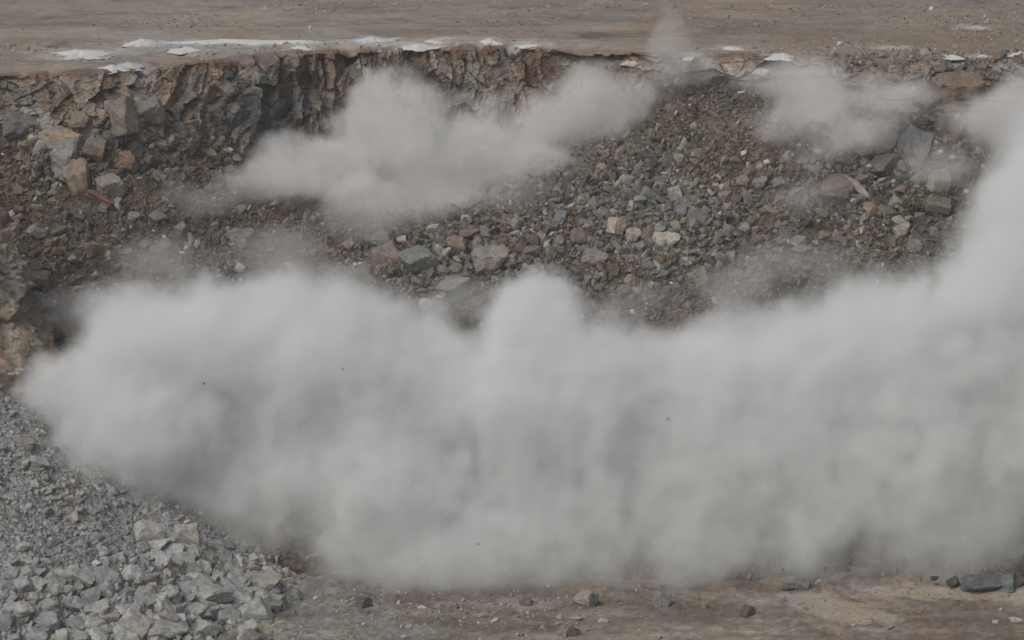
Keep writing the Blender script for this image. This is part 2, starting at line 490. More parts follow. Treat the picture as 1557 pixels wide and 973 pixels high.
# ------------------------------------------------------------------ rock shapes
def ico(sub):
    bm = bmesh.new(); bmesh.ops.create_icosphere(bm, subdivisions=sub, radius=1)
    v = np.array([x.co[:] for x in bm.verts]); f = np.array([[y.index for y in x.verts] for x in bm.faces]); bm.free()
    return v / np.linalg.norm(v, axis=1, keepdims=True), f

ICO = {k: ico(k) for k in (1, 2, 3, 4)}

def rock_verts(sub, seed, nplanes=11, rough=.05, box=.45):
    """A block broken along planes: the sphere's directions cut by random half spaces, chipped by noise."""
    r = np.random.default_rng(seed)
    v, f = ICO[sub]
    n = r.normal(size=(nplanes, 3)); n /= np.linalg.norm(n, axis=1, keepdims=True)
    ax = np.linalg.qr(r.normal(size=(3, 3)))[0]
    n = np.concatenate([n, ax, -ax])
    h = np.concatenate([r.uniform(.5, 1.0, nplanes), r.uniform(box, .9, 6)])
    dots = v @ n.T
    rr = np.where(dots > 1e-3, h / np.maximum(dots, 1e-3), 9.0)
    rad = np.minimum(rr.min(1), 1.7)
    if sub >= 3:
        rad = rad * (1 + rough * fbm(v * 2.2 + seed * 3.1, 3, 5) + rough * .8 * facets(v * 2.4 + seed, 7, .8)[0])
    else:
        rad = rad * (1 + rough * r.uniform(-1, 1, len(rad)))
    p = v * rad[:, None]
    p /= (p.max(0) - p.min(0)) / 2      # unit half extents
    p -= (p.max(0) + p.min(0)) / 2
    return p, f

HERO = []
for i in range(18):
    p, f = rock_verts(4 if i < 8 else 3, 40 + i, nplanes=6 + i % 7, rough=.07)
    me = bpy.data.meshes.new('rock_shape'); me.vertices.add(len(p)); me.vertices.foreach_set('co', p.reshape(-1).astype(np.float32))
    fill_faces(me, f); me.materials.append(M_BOULDER); HERO.append(me)

trees = {}
dgm = {}
for o in (o_slope, o_cliff, o_plat, o_floor, o_heap, o_spur):
    me = o.data
    co = np.empty(len(me.vertices) * 3, np.float32); me.vertices.foreach_get('co', co)
    lv = np.empty(len(me.loops), np.int32); me.loops.foreach_get('vertex_index', lv)
    trees[o.name] = BVHTree.FromPolygons([tuple(v) for v in co.reshape(-1, 3).tolist()], lv.reshape(-1, 4).tolist())
CAMV = Vector((0, 0, CAM_Z))

def hit(px, py):
    d = ray(px, py); best = None
    for k, t in trees.items():
        loc, nrm, _, dist = t.ray_cast(CAMV, d)
        if loc is not None and (best is None or dist < best[2]):
            best = (loc, nrm, dist, k)
    return best

GREY, BLUE, TAN, BROWN, PALE, DARK, PINK, RED, GREEN, YEL = ((.185, .182, .176), (.155, .165, .167), (.25, .215, .175), (.165, .135, .108), (.36, .345, .32), (.075, .076, .077), (.24, .195, .17), (.165, .115, .092), (.17, .178, .168), (.31, .27, .2))

n_rock = 0
def boulder(px, py, w, h, colr, label, rot=0.0, cat='rock', group=None, shape=None, lift=None, name='boulder', depth=.85, jig=None, Y=None):
    """One rock lying on the ground that was sighted at the foot of (px, py); w and h in photo pixels."""
    global n_rock
    if Y is None:
        q = hit(px, py + h * .22)
        if q is None: return None
        loc, dist = q[0], q[2]
    else:
        loc = Vector(at(px, py, Y)); dist = (loc - CAMV).length
    s = dist / F
    me = HERO[(n_rock * 5 + 3) % len(HERO) if shape is None else shape]
    o = bpy.data.objects.new(name, me)
    col.objects.link(o)
    hw, hh = w * s / 2 * 1.12, h * s / 2 * 1.12
    if Y is None and q[3] == 'gravel_terrain': colr = tuple(min(c * 1.15, .6) for c in colr)
    o.scale = (hw, (hw + hh) / 2 * depth, hh)
    o.rotation_euler = (random.uniform(-.25, .25), math.radians(rot), random.uniform(-.35, .35))
    o.location = loc + (Vector((0, 0, hh * .35)) if Y is None else Vector((0, 0, 0)))
    o.color = (*colr, 1)
    n_rock += 1
    return tag(o, label, cat, group)

B = boulder
# left slope under the face
B(88, 240, 82, 56, (.175, .18, .17), 'largest blue-grey angular boulder below the left part of the rock face', rot=-8, shape=3)
B(94, 206, 70, 30, (.24, .2, .155), 'flat tan slab lying on top of the largest blue-grey boulder', rot=3, shape=1)
B(124, 270, 40, 56, (.19, .155, .12), 'tall brown-tan rock leaning against the right side of the blue-grey boulder', rot=-32, shape=6)
B(168, 283, 44, 38, (.22, .2, .165), 'tilted squarish rock with a pale top, below the brown-tan leaning rock', rot=28, shape=0)
B(200, 219, 44, 24, (.24, .23, .215), 'flat pale grey rock under the dark hollow of the left rock face', rot=2, shape=5)
B(145, 226, 32, 34, BROWN, 'dark brown upright rock between the blue-grey boulder and the pale flat rock', rot=12, shape=2)
B(190, 247, 34, 32, RED, 'reddish brown rock just below the flat pale grey rock', rot=-15, shape=4)
B(152, 302, 46, 16, (.16, .095, .072), 'long low reddish slab under the tilted squarish rock', rot=24, shape=7)
B(34, 222, 14, 14, TAN, 'small round tan stone left of the largest blue-grey boulder')
B(318, 237, 34, 24, (.21, .165, .12), 'tan rounded rock at the right foot of the brown earth cone')
B(357, 240, 20, 12, TAN, 'small tan flat stone at the edge of the upper dust cloud')
B(365, 361, 52, 28, (.17, .17, .15), 'greenish grey rock half buried in the middle of the left slope', rot=14, shape=5)
B(364, 408, 20, 18, PALE, 'small pale stone just above the lower dust cloud on the left')
B(276, 347, 22, 20, GREY, 'grey rounded stone in the middle of the left slope')
B(240, 330, 26, 24, BLUE, 'blue-grey block on the dusty left slope above the grey rounded stone', rot=20)
B(204, 329, 18, 14, GREY, 'small grey stone beside the blue-grey block on the left slope')
B(62, 425, 30, 28, BROWN, 'dull brown rock fading into dust near the left edge', shape=2)
B(66, 462, 44, 28, GREEN, 'grey-green slab in thin dust near the left edge', rot=18, shape=1)
B(128, 464, 34, 22, BLUE, 'blue-grey rock showing through dust right of the grey-green slab', rot=10)
B(56, 352, 30, 18, GREY, 'grey wedge of rock on the far left of the slope', rot=18)
B(18, 327, 10, 16, PALE, 'small upright pale stone close to the left picture edge')
B(230, 205, 20, 8, TAN, 'thin tan flake on the brown earth cone')
# middle of the slope
B(637, 396, 62, 42, GREEN, 'large grey-green boulder in the middle above the lower dust cloud', rot=18, shape=0)
B(590, 394, 44, 44, (.19, .165, .14), 'brown-grey block touching the left side of the large grey-green boulder', rot=-28, shape=3)
B(578, 364, 34, 28, (.2, .21, .195), 'grey rock above the brown-grey block in the middle', shape=4)
B(611, 365, 15, 15, (.5, .48, .45), 'small white stone right above the large grey-green boulder')
B(745, 394, 52, 40, (.22, .2, .175), 'broad tan-grey boulder right of the grey-green boulder', rot=-5, shape=6)
B(712, 355, 34, 18, BROWN, 'flat dark brown rock behind the tan-grey boulder', rot=-6, shape=1)
B(694, 372, 32, 30, (.2, .155, .13), 'pinkish brown rock between the white stone and the flat dark rock', rot=20)
B(693, 408, 22, 16, GREEN, 'low greenish rock just right of the large grey-green boulder')
B(645, 462, 26, 20, PALE, 'pale rock poking from the dust under the large grey-green boulder')
B(532, 372, 26, 22, TAN, 'tan rock left of the brown-grey block in the middle')
B(937, 343, 30, 30, (.36, .31, .26), 'cream coloured rock with a tilted face on the middle right slope', rot=-30, shape=0)
B(963, 357, 21, 22, (.33, .29, .25), 'smaller cream rock touching the cream tilted rock')
B(1012, 366, 40, 26, (.36, .325, .29), 'crumbly pale rock right of the two cream rocks', shape=6)
B(953, 275, 26, 20, (.25, .24, .225), 'rounded light grey rock high on the middle slope', shape=8)
B(1028, 298, 20, 28, (.3, .29, .27), 'upright pale grey rock above the crumbly pale rock', rot=-20)
B(985, 295, 28, 20, BLUE, 'blue-grey block between the rounded light grey rock and the upright one', rot=25)
B(915, 325, 20, 22, GREY, 'mid grey rock just above left of the cream tilted rock')
B(1013, 243, 18, 14, TAN, 'tan round stone high up where the pile narrows')
B(960, 312, 12, 16, PALE, 'small upright pale stone above the cream tilted rock')
B(832, 373, 12, 14, PALE, 'small pale stone in the dark middle rubble')
B(880, 360, 26, 24, BROWN, 'brown squat rock left of the cream tilted rock', rot=10)
# right part
B(1325, 214, 74, 54, (.185, .155, .125), 'biggest rounded brown boulder high on the right slope', rot=-12, shape=8)
B(1386, 228, 54, 66, (.16, .165, .165), 'tall blue-grey slab leaning beside the biggest brown boulder', rot=18, shape=3)
B(1424, 277, 36, 40, (.34, .31, .25), 'pale wedge shaped rock below the tall blue-grey slab', rot=8, shape=2)
B(1400, 272, 26, 22, (.22, .21, .18), 'small grey wedge touching the pale wedge shaped rock', rot=-20)
B(1308, 287, 58, 11, (.3, .28, .25), 'long thin pale slab lying diagonally on the right slope', rot=44, shape=5, depth=.6)
B(1268, 288, 58, 42, (.155, .13, .108), 'large brown block left of the long thin pale slab', rot=-6, shape=4)
B(1324, 322, 28, 32, (.27, .2, .16), 'pinkish tan rock right below the long thin slab', rot=-20, shape=0)
B(1366, 336, 22, 18, (.28, .25, .21), 'light tan rock right of the pinkish tan rock', rot=20)
B(1372, 350, 26, 20, (.26, .22, .185), 'light brown broken rock under the light tan rock', rot=-25)
B(1398, 328, 18, 12, GREEN, 'small greenish flat stone near the right dust column')
B(1219, 380, 34, 18, BLUE, 'flat blue-grey rock low on the right slope', rot=3, shape=1)
B(1108, 390, 20, 16, TAN, 'tan stone low on the slope left of the flat blue-grey rock')
B(1091, 392, 24, 18, (.24, .21, .18), 'squat tan rock beside the low tan stone')
B(1105, 350, 22, 20, GREY, 'rounded grey rock on the lower middle right slope', shape=9)
B(1137, 300, 14, 34, (.2, .2, .19), 'narrow upright grey slab in the bluish rubble', rot=-28)
B(1155, 253, 14, 10, PALE, 'small pale flake above the bluish rubble')
B(1187, 277, 24, 20, GREEN, 'dull green-grey rock in thin dust on the right slope')
B(1305, 150, 22, 18, (.2, .165, .135), 'orange-brown stone between two puffs of dust near the rim')
B(1428, 232, 9, 8, (.55, .54, .52), 'tiny white stone right of the tall blue-grey slab')
B(1285, 250, 34, 16, DARK, 'dark flat rock under the biggest brown boulder')
B(1490, 232, 14, 18, PALE, 'pale stone at the edge of the right dust column')
B(1360, 118, 30, 16, (.2, .165, .13), 'brown clod on the rim above the right puffs of dust')
B(1160, 110, 34, 12, (.42, .41, .4), 'flat white rock just below the rim on the right', shape=5)
B(960, 97, 34, 9, (.42, .41, .4), 'flat whitish rock stuck in the rim left of the thin plume', shape=5)
B(1345, 252, 60, 34, (.13, .12, .105), 'long dark block under the tall blue-grey slab', rot=-10, shape=0)
B(1252, 205, 56, 40, (.19, .165, .14), 'dusty brown block left of the biggest brown boulder', rot=20, shape=2)
B(1352, 184, 60, 26, (.16, .135, .11), 'flat brown block above the biggest brown boulder', rot=-8, shape=5)
B(1442, 196, 48, 32, (.13, .105, .085), 'dark brown block at the edge of the right dust tongue', rot=14, shape=3)
B(1455, 132, 70, 44, (.17, .135, .108), 'big rust-brown block hanging below the right rim', rot=-4, shape=6)
B(1408, 150, 40, 40, (.16, .12, .09), 'brown block left of the rust-brown block below the rim', rot=16, shape=1)
B(1310, 125, 46, 30, (.19, .16, .13), 'tan-brown block just under the rim above the right puffs', rot=-14, shape=4)
B(1450, 262, 44, 24, (.17, .155, .135), 'brownish slab right of the pale wedge shaped rock', rot=-16, shape=5)
B(1425, 312, 40, 28, (.14, .13, .115), 'dull dark block below the pale wedge shaped rock', rot=12, shape=2)
B(1390, 372, 30, 20, (.19, .175, .155), 'brownish stone low beside the right dust column', rot=-12)
B(182, 178, 44, 54, (.175, .155, .13), 'tall tan block leaning on the left rock face', rot=-16, shape=3)
B(232, 168, 40, 44, (.17, .165, .155), 'grey block leaning on the face right of the tall tan block', rot=18, shape=0)
B(30, 190, 44, 36, (.14, .14, .135), 'dark grey block at the far left foot of the face', rot=8, shape=6)
B(120, 184, 34, 26, (.17, .15, .125), 'brown stone behind the flat tan slab', rot=-20, shape=4)
B(690, 432, 54, 28, (.17, .175, .165), 'low grey-green slab under the broad tan-grey boulder', rot=-10, shape=1)
B(560, 412, 46, 28, (.16, .15, .135), 'brown-grey slab left under the brown-grey block', rot=14, shape=5)
B(800, 418, 34, 24, (.19, .18, .16), 'grey-brown rock behind the tall bulge of the lower cloud', rot=-18, shape=2)
B(905, 392, 36, 24, (.2, .19, .17), 'light brown rock low under the cream tilted rock', rot=10, shape=6)
B(855, 330, 30, 24, (.17, .175, .175), 'blue-grey block in the coarse rubble above the middle', rot=-24, shape=0)
B(1060, 330, 30, 26, (.17, .17, .165), 'grey block right of the upright pale grey rock', rot=16, shape=3)
B(1062, 420, 40, 24, (.2, .18, .155), 'tan-grey rock at the upper edge of the lower cloud right of centre', rot=-8, shape=5)
# upper bench
B(1277, 67, 8, 8, (.6, .58, .56), 'small white stone standing alone on the upper bench rim')
B(1270, 75, 5, 5, (.5, .48, .46), 'tiny white stone just in front of the lone white stone')
B(1416, 13, 7, 6, (.55, .53, .5), 'white stone far back on the upper bench at the right')
B(1386, 86, 6, 4, (.5, .48, .46), 'tiny pale stone on the broken rim at the right')
# grey heap, lower left
B(224, 812, 50, 38, (.3, .292, .275), 'tan-white rounded boulder on the crest of the grey heap', rot=5, shape=8)
B(285, 819, 40, 40, (.27, .258, .238), 'tan craggy boulder right of the tan-white boulder on the heap crest', rot=-10, shape=3)
B(237, 831, 46, 22, (.31, .32, .305), 'pale slab lying just below the tan-white boulder', rot=-24, shape=1)
B(322, 829, 24, 14, (.33, .27, .185), 'small yellowish stone on the heap edge against the dust')
B(398, 888, 62, 38, (.2, .188, .172), 'large brown-grey boulder at the right foot of the grey heap', rot=-5, shape=6)
B(444, 906, 34, 20, (.19, .2, .19), 'low grey slab on the floor right of the brown-grey boulder', rot=-8, shape=5)
B(313, 905, 76, 36, (.235, .25, .24), 'widest grey boulder at the centre of the heap front', rot=-6, shape=0)
B(365, 912, 52, 28, (.22, .23, .225), 'grey slab between the widest grey boulder and the brown-grey boulder', rot=12, shape=5)
B(293, 878, 34, 16, (.34, .35, .33), 'pale flat rock above the widest grey boulder', rot=-4, shape=1)
B(305, 866, 34, 28, (.26, .255, .24), 'grey rock with a flat top above the pale flat rock', shape=4)
B(282, 852, 26, 34, (.27, .29, .275), 'upright pale green-grey rock below the tan craggy boulder', rot=25, shape=2)
B(258, 876, 16, 26, (.27, .235, .21), 'narrow pinkish rock standing left of the pale flat rock', rot=-20)
B(333, 880, 22, 36, (.24, .24, .23), 'upright grey wedge right of the flat topped rock', rot=-22)
B(352, 873, 30, 28, (.25, .245, .23), 'grey block leaning against the upright grey wedge', rot=24)
B(298, 842, 34, 24, (.2, .195, .18), 'shaded grey-brown rock just under the tan craggy boulder')
B(318, 850, 28, 30, (.21, .205, .185), 'grey-brown rock right of the shaded rock by the dust edge')
B(385, 936, 54, 20, (.3, .31, .305), 'pale flat pointed slab at the foot of the heap', rot=8, shape=5)
B(345, 938, 36, 30, (.26, .275, .265), 'pale triangular rock left of the pointed slab', rot=24, shape=2)
B(300, 930, 34, 28, (.24, .255, .25), 'grey angular rock in front of the widest grey boulder', rot=-18)
B(247, 920, 34, 18, (.32, .335, .32), 'pale tilted slab in the middle front of the heap', rot=34, shape=1)
B(222, 905, 40, 30, (.24, .23, .22), 'pinkish grey block left of the pale tilted slab', rot=-10)
B(255, 936, 40, 22, (.2, .19, .18), 'low brown-grey wedge under the pale tilted slab', rot=-4)
B(204, 952, 48, 38, (.3, .285, .27), 'pale pinkish boulder near the bottom left of the picture', rot=24, shape=3)
B(164, 938, 32, 24, (.26, .24, .225), 'pink-grey block left of the pale pinkish boulder', rot=5)
B(140, 930, 28, 20, (.29, .28, .255), 'pale block left of the pink-grey block')
B(175, 925, 60, 10, (.25, .265, .255), 'long thin grey slab above the pink-grey block', rot=6, shape=5)
B(70, 942, 42, 26, (.21, .225, .225), 'blue-grey boulder with a dark facet at the bottom left', rot=5, shape=4)
B(122, 950, 50, 24, (.2, .21, .22), 'blue-grey slab between the blue-grey boulder and the pink-grey block', rot=24, shape=1)
B(160, 956, 28, 16, (.25, .25, .235), 'small flat grey rock in front of the pink-grey block', rot=10)
B(255, 957, 56, 26, (.26, .26, .24), 'broad pale boulder at the bottom below the brown-grey wedge', rot=14, shape=6)
B(310, 957, 44, 30, (.26, .275, .27), 'broad blue-grey rock at the bottom right of the heap', rot=-8, shape=0)
B(110, 968, 40, 22, (.25, .265, .255), 'long rounded grey rock cut by the bottom edge', rot=12)
B(62, 965, 28, 22, (.22, .23, .22), 'grey block cut by the bottom edge at the far left')
B(185, 970, 30, 18, (.3, .29, .27), 'pale block cut by the bottom edge')
B(232, 973, 24, 16, (.26, .26, .25), 'grey block cut by the bottom edge under the broad pale boulder')
B(8, 945, 22, 34, (.24, .245, .25), 'pale grey boulder on the left picture edge near the bottom')
B(146, 857, 14, 12, (.5, .5, .49), 'brightest white stone in the middle of the heap')
B(92, 874, 34, 20, (.28, .29, .27), 'pale green-grey rock in the fine gravel', shape=9)
B(80, 895, 34, 16, (.27, .28, .265), 'flat pale rock below the pale green-grey rock')
B(35, 830, 22, 16, (.28, .3, .27), 'pale greenish stone in the left of the heap', rot=-30)
B(84, 826, 20, 10, (.1, .105, .11), 'dark wedge of stone in the upper heap', rot=-28)
B(147, 816, 20, 16, (.2, .2, .21), 'mauve-grey stone near the heap crest', shape=9)
B(40, 674, 28, 18, (.16, .16, .145), 'dark greenish rock at the top of the heap by the dust', shape=6)
B(62, 703, 36, 16, (.24, .235, .23), 'craggy grey rock below the dark greenish rock', rot=12)
B(54, 736, 14, 18, (.33, .33, .32), 'upright pale stone in the upper heap')
B(68, 726, 14, 10, (.2, .19, .185), 'small grey stone right of the upright pale stone')
B(64, 744, 12, 7, (.4, .4, .4), 'small white flat stone by the upright pale stone')
# pit floor in front of the dust
B(553, 917, 26, 26, (.105, .1, .098), 'dark tilted block on the floor left of centre', rot=-30, shape=0)
B(887, 910, 34, 26, (.24, .225, .2), 'pale topped boulder on the floor at the foot of the dust', shape=4)
B(903, 915, 12, 26, (.08, .08, .078), 'dark upright stone touching the pale topped boulder')
B(1006, 915, 24, 28, (.19, .19, .18), 'chunky grey rock standing on the floor right of centre', rot=15, shape=3)
B(800, 915, 20, 16, (.15, .145, .135), 'dull dark rock half hidden by the dust on the floor')
B(871, 962, 17, 17, (.11, .09, .07), 'dark brown clod near the bottom edge right of centre', rot=30)
B(917, 944, 16, 6, (.38, .37, .35), 'flat whitish stone on the floor below the pale topped boulder')
B(875, 940, 20, 8, (.3, .29, .27), 'flat pale stone left of the flat whitish stone')
B(735, 936, 20, 10, (.24, .235, .22), 'low pale rock on the gravelly floor in the centre')
B(622, 952, 12, 7, (.36, .34, .31), 'small pale stone on the gravelly floor')
B(615, 967, 10, 6, (.4, .4, .38), 'small white stone on the gravelly floor at the bottom')
B(1137, 930, 23, 22, (.085, .085, .08), 'dark block alone on the floor left of the pale mud patch', rot=-18, shape=0)
B(1219, 889, 19, 22, (.17, .17, .165), 'grey facetted rock standing behind the pale mud patch', rot=25, shape=2)
B(1199, 893, 20, 14, (.12, .115, .105), 'darker rock touching the left of the grey facetted rock')
B(1072, 921, 10, 14, (.26, .21, .17), 'small tan stone standing in the dust right of centre')
B(1060, 908, 8, 12, (.22, .21, .2), 'small grey stone behind the small tan stone')
B(1490, 888, 54, 30, (.10, .108, .112), 'big dark grey boulder on the floor at the right', rot=-4, shape=7)
B(1522, 888, 44, 26, (.12, .14, .138), 'dark bluish jagged rock right of the big dark boulder', rot=-12, shape=3)
B(1449, 886, 20, 22, (.065, .065, .063), 'black rock touching the left of the big dark boulder', rot=12)
B(1550, 884, 18, 22, (.09, .095, .09), 'dark rock at the right picture edge on the floor')
B(1560, 852, 18, 50, (.05, .05, .048), 'tall black rock cut by the right picture edge', shape=3, rot=20, name='boulder')
B(1421, 879, 11, 7, (.07, .07, .068), 'small dark stone in the haze left of the big dark boulder', Y=137.5)
B(1545, 943, 22, 10, (.33, .325, .31), 'pale flat stone on the floor near the right edge')
B(1513, 946, 9, 6, (.45, .44, .42), 'small white stone on the floor near the right edge')
B(1300, 950, 14, 5, (.32, .3, .27), 'tiny flat stone in the pale mud patch')
# fragments thrown up by the blast, caught in mid air in front of the cloud
for px, py, s, lab in ((1255, 864, 6, 'flying rock fragment low in the dust above the pale mud patch'),
                       (1016, 637, 7, 'flying rock fragment in the bright middle right of the dust cloud'),
                       (727, 827, 4, 'tiny flying fragment low in the centre of the dust cloud'),
                       (521, 561, 4, 'flying fragment high in the left part of the dust cloud'),
                       (310, 583, 4, 'flying fragment in the far left part of the dust cloud'),
                       (1190, 866, 5, 'tiny flying fragment above the grey facetted rock')):
    B(px, py, s, s * .8, (.2, .198, .19), lab, name='flying_rock', Y=140.3 if py < 800 else 137.9)
LANDMARKS = [(88, 240, 'biggest grey boulder under the left rock face'), (168, 283, 'tilted squarish rock on the left slope'), (318, 237, 'tan rounded rock by the brown earth cone'),
    (365, 361, 'greenish grey half buried rock'), (66, 462, 'grey-green slab near the left edge'), (276, 347, 'grey rounded stone of the left slope'), (34, 222, 'small round tan stone at the left'),
    (637, 396, 'large grey-green boulder'), (745, 394, 'broad tan-grey boulder'), (937, 343, 'cream tilted rock'), (1012, 366, 'crumbly pale rock'), (953, 275, 'rounded light grey rock'),
    (578, 364, 'grey rock above the brown-grey block'), (1013, 243, 'tan round stone high on the slope'), (880, 360, 'brown squat rock'), (1105, 350, 'rounded grey rock of the lower slope'),
    (1219, 380, 'flat blue-grey rock'), (1155, 253, 'small pale flake'), (1187, 277, 'dull green-grey rock'), (1325, 214, 'biggest rounded brown boulder'), (1386, 228, 'tall blue-grey slab'),
    (1268, 288, 'large brown block'), (1324, 322, 'pinkish tan rock'), (1424, 277, 'pale wedge shaped rock'), (224, 812, 'tan-white boulder on the heap crest'), (285, 819, 'tan craggy boulder'),
    (398, 888, 'large brown-grey boulder'), (313, 905, 'widest grey boulder'), (204, 952, 'pale pinkish boulder'), (70, 942, 'blue-grey boulder with a dark facet'), (255, 957, 'broad pale boulder'),
    (92, 874, 'pale green-grey rock in fine gravel'), (146, 857, 'brightest white stone'), (247, 920, 'pale tilted slab'), (385, 936, 'pale pointed slab'), (54, 736, 'upright pale stone'),
    (40, 674, 'dark greenish rock atop the heap'), (84, 826, 'dark wedge of stone'), (147, 816, 'mauve-grey stone'), (8, 945, 'pale boulder on the left edge')]
used_labels = set()

def own_label(px, py, w, h, c):
    lum = sum(c[:3]) / 3
    tone = 'pale' if lum > .25 else 'light' if lum > .205 else 'mid' if lum > .16 else 'dull' if lum > .13 else 'dark'
    hue = 'brown' if c[0] > c[2] * 1.3 else 'beige-grey' if c[0] > c[2] * 1.12 else 'grey'
    size = 'bigger' if w > 26 else 'middling' if w > 17 else 'smallish'
    form = 'flat' if h < w * .62 else 'chunky' if h > w * .82 else 'angular'
    order = sorted(LANDMARKS, key=lambda q: math.hypot(q[0] - px, q[1] - py))
    for k in range(6):
        lx, ly, nm = order[k]
        dx, dy = px - lx, py - ly
        d = math.hypot(dx, dy)
        v = 'above' if dy < -.4 * d else 'below' if dy > .4 * d else ''
        hz_ = 'left of' if dx < -.4 * d else 'right of' if dx > .4 * d else ''
        near = 'right beside' if d < 28 else 'just' if d < 60 else 'some way' if d < 120 else 'well'
        rel = (v + ' and ' + hz_) if v and hz_ else (v or hz_ or 'beside')
        if near == 'right beside': rel = 'close by, ' + rel
        else: rel = near + ' ' + rel
        for form_ in ((tone, hue), (tone, hue, form), (size, tone, hue), (size, form, tone, hue)):
            lab = ' '.join(form_[:-1]) + ' ' + form_[-1] + ' rock ' + rel + ' the ' + nm
            if lab not in used_labels and len(lab.split()) <= 16:
                used_labels.add(lab)
                return lab
    return None
n_named = n_rock

# unnamed companions: clearly separate rocks that nothing tells apart from their neighbours
def fill(n, region, wr, cols, label, group, seed):
    r = random.Random(seed)
    k = 0
    while k < n:
        x0, y0, x1, y1, test = region
        px, py = r.uniform(x0, x1), r.uniform(y0, y1)
        if not test(px, py): continue
        w = r.uniform(*wr); h = w * r.uniform(.5, .95)
        c = r.choice(cols); f = r.uniform(.75, 1.2)
        c = tuple(min(v * f, .6) for v in c)
        B(px, py, w, h, c, own_label(px, py, w, h, c) or label, rot=r.uniform(-35, 35), group=group, name='rock', shape=r.randrange(18))
        k += 1
heap_front = lambda x, y: y > 855 + (x - 180) * -.12 and x < 430 - max(0, 900 - y) * 1.1 and x > 10
fill(95, (10, 850, 430, 972, heap_front), (17, 44), [(.24, .25, .245), (.2, .21, .212), (.27, .265, .25), (.29, .30, .29)],
     'angular grey rock among the coarse rocks of the lower left heap front', 'grey rocks of the lower left heap', 3)
edge = lambda x, y: abs(y - (812 + (x - 210) * .46)) < 24 + (x - 200) * .12
fill(34, (215, 815, 430, 940, edge), (22, 46), [(.25, .262, .262), (.22, .23, .235), (.28, .285, .28), (.24, .235, .225)],
     'large pale blue-grey rock on the right edge of the lower left heap', 'large rocks on the right edge of the heap', 13)
crest = lambda x, y: abs(y - (640 + .62 * x)) < 70 and y > 645 + .62 * x - 20
fill(34, (5, 660, 330, 860, crest), (9, 17), [(.22, .225, .22), (.26, .26, .25), (.19, .19, .18)],
     'small grey rock along the upper edge of the lower left heap', 'small rocks along the heap crest', 4)
midr = lambda x, y: y > 330 + max(0, 900 - x) * .12 - max(0, x - 800) * .45 and y < 430
fill(60, (520, 215, 1250, 430, midr), (11, 22), [GREY, BLUE, (.2, .18, .155), (.24, .22, .19), BROWN, GREEN],
     'grey or brown rock in the rubble of the middle slope', 'loose rocks on the middle slope', 5)
leftr = lambda x, y: y > 205 + .1 * x
fill(34, (8, 215, 420, 460, leftr), (11, 24), [(.13, .115, .095), BROWN, (.14, .14, .135), (.16, .12, .09)],
     'dull brown or grey rock in the dark rubble of the left slope', 'loose rocks on the left slope', 6)
fill(24, (1120, 240, 1440, 400, lambda x, y: True), (11, 22), [(.17, .14, .11), GREY, (.2, .17, .14), GREEN],
     'brownish rock in the rubble of the right slope', 'loose rocks on the right slope', 8)

# ------------------------------------------------------------------ small rubble, past counting: joined
def hull(seed, n):
    r = np.random.default_rng(seed)
    p = r.normal(size=(n * 3, 3)); p /= np.linalg.norm(p, axis=1, keepdims=True)
    keep = [0]
    while len(keep) < n:                      # spread corners
        d = np.min(np.linalg.norm(p[:, None] - p[keep][None], axis=2), axis=1) * r.uniform(.6, 1, len(p))
        keep.append(int(d.argmax()))
    p = p[keep] * r.uniform(.78, 1.08, (n, 1))
    bm = bmesh.new()
    for c in p: bm.verts.new(c)
    bmesh.ops.convex_hull(bm, input=bm.verts)
    bmesh.ops.delete(bm, geom=[v for v in bm.verts if not v.link_faces], context='VERTS')
    bmesh.ops.triangulate(bm, faces=bm.faces)
    bm.verts.index_update()
    v = np.array([x.co[:] for x in bm.verts]); f = np.array([[y.index for y in x.verts] for x in bm.faces]); bm.free()
    return v, f

def scatter(name, places, kinds, cols, sub, seed, minor=.55, label=None):
    """places: (N,3) position, (N,) radius. One joined mesh."""
    pos, rad, tintc = places
    r = np.random.default_rng(seed)
    N = len(pos)
    sc_ = np.stack([rad * r.uniform(.8, 1.6, N), rad * r.uniform(.6, 1.2, N), rad * r.uniform(.35, .9, N)], -1)
    q = r.normal(size=(N, 4)); q /= np.linalg.norm(q, axis=1, keepdims=True)
    w, x, y, z = q.T
    R = np.stack([1 - 2 * (y * y + z * z), 2 * (x * y - z * w), 2 * (x * z + y * w),
                  2 * (x * y + z * w), 1 - 2 * (x * x + z * z), 2 * (y * z - x * w),
                  2 * (x * z - y * w), 2 * (y * z + x * w), 1 - 2 * (x * x + y * y)], -1).reshape(N, 3, 3)
    which = r.integers(0, kinds, N)
    VV, FFs, TT, base = [], [], [], 0
    for k in range(kinds):
        v, f = hull(seed * 50 + k, 8 if sub == 1 else 11)
        m = which == k
        n = int(m.sum())
        V = np.einsum('nij,nvj->nvi', R[m], v[None] * sc_[m][:, None, :]) + pos[m][:, None, :]
        VV.append(V.reshape(-1, 3)); TT.append(np.repeat(tintc[m], len(v), axis=0))
        FFs.append((f[None] + (base + np.arange(n) * len(v))[:, None, None]).reshape(-1, 3))
        base += n * len(v)
    V, FF, tt_ = np.concatenate(VV), np.concatenate(FFs), np.concatenate(TT)
    me = bpy.data.meshes.new(name)
    me.vertices.add(len(V)); me.vertices.foreach_set('co', V.reshape(-1).astype(np.float32))
    fill_faces(me, FF)
    set_tint(me, tt_)
    me.materials.append(M_ROCK)
    o = bpy.data.objects.new(name, me); col.objects.link(o)
    return tag(o, label, kind='stuff')

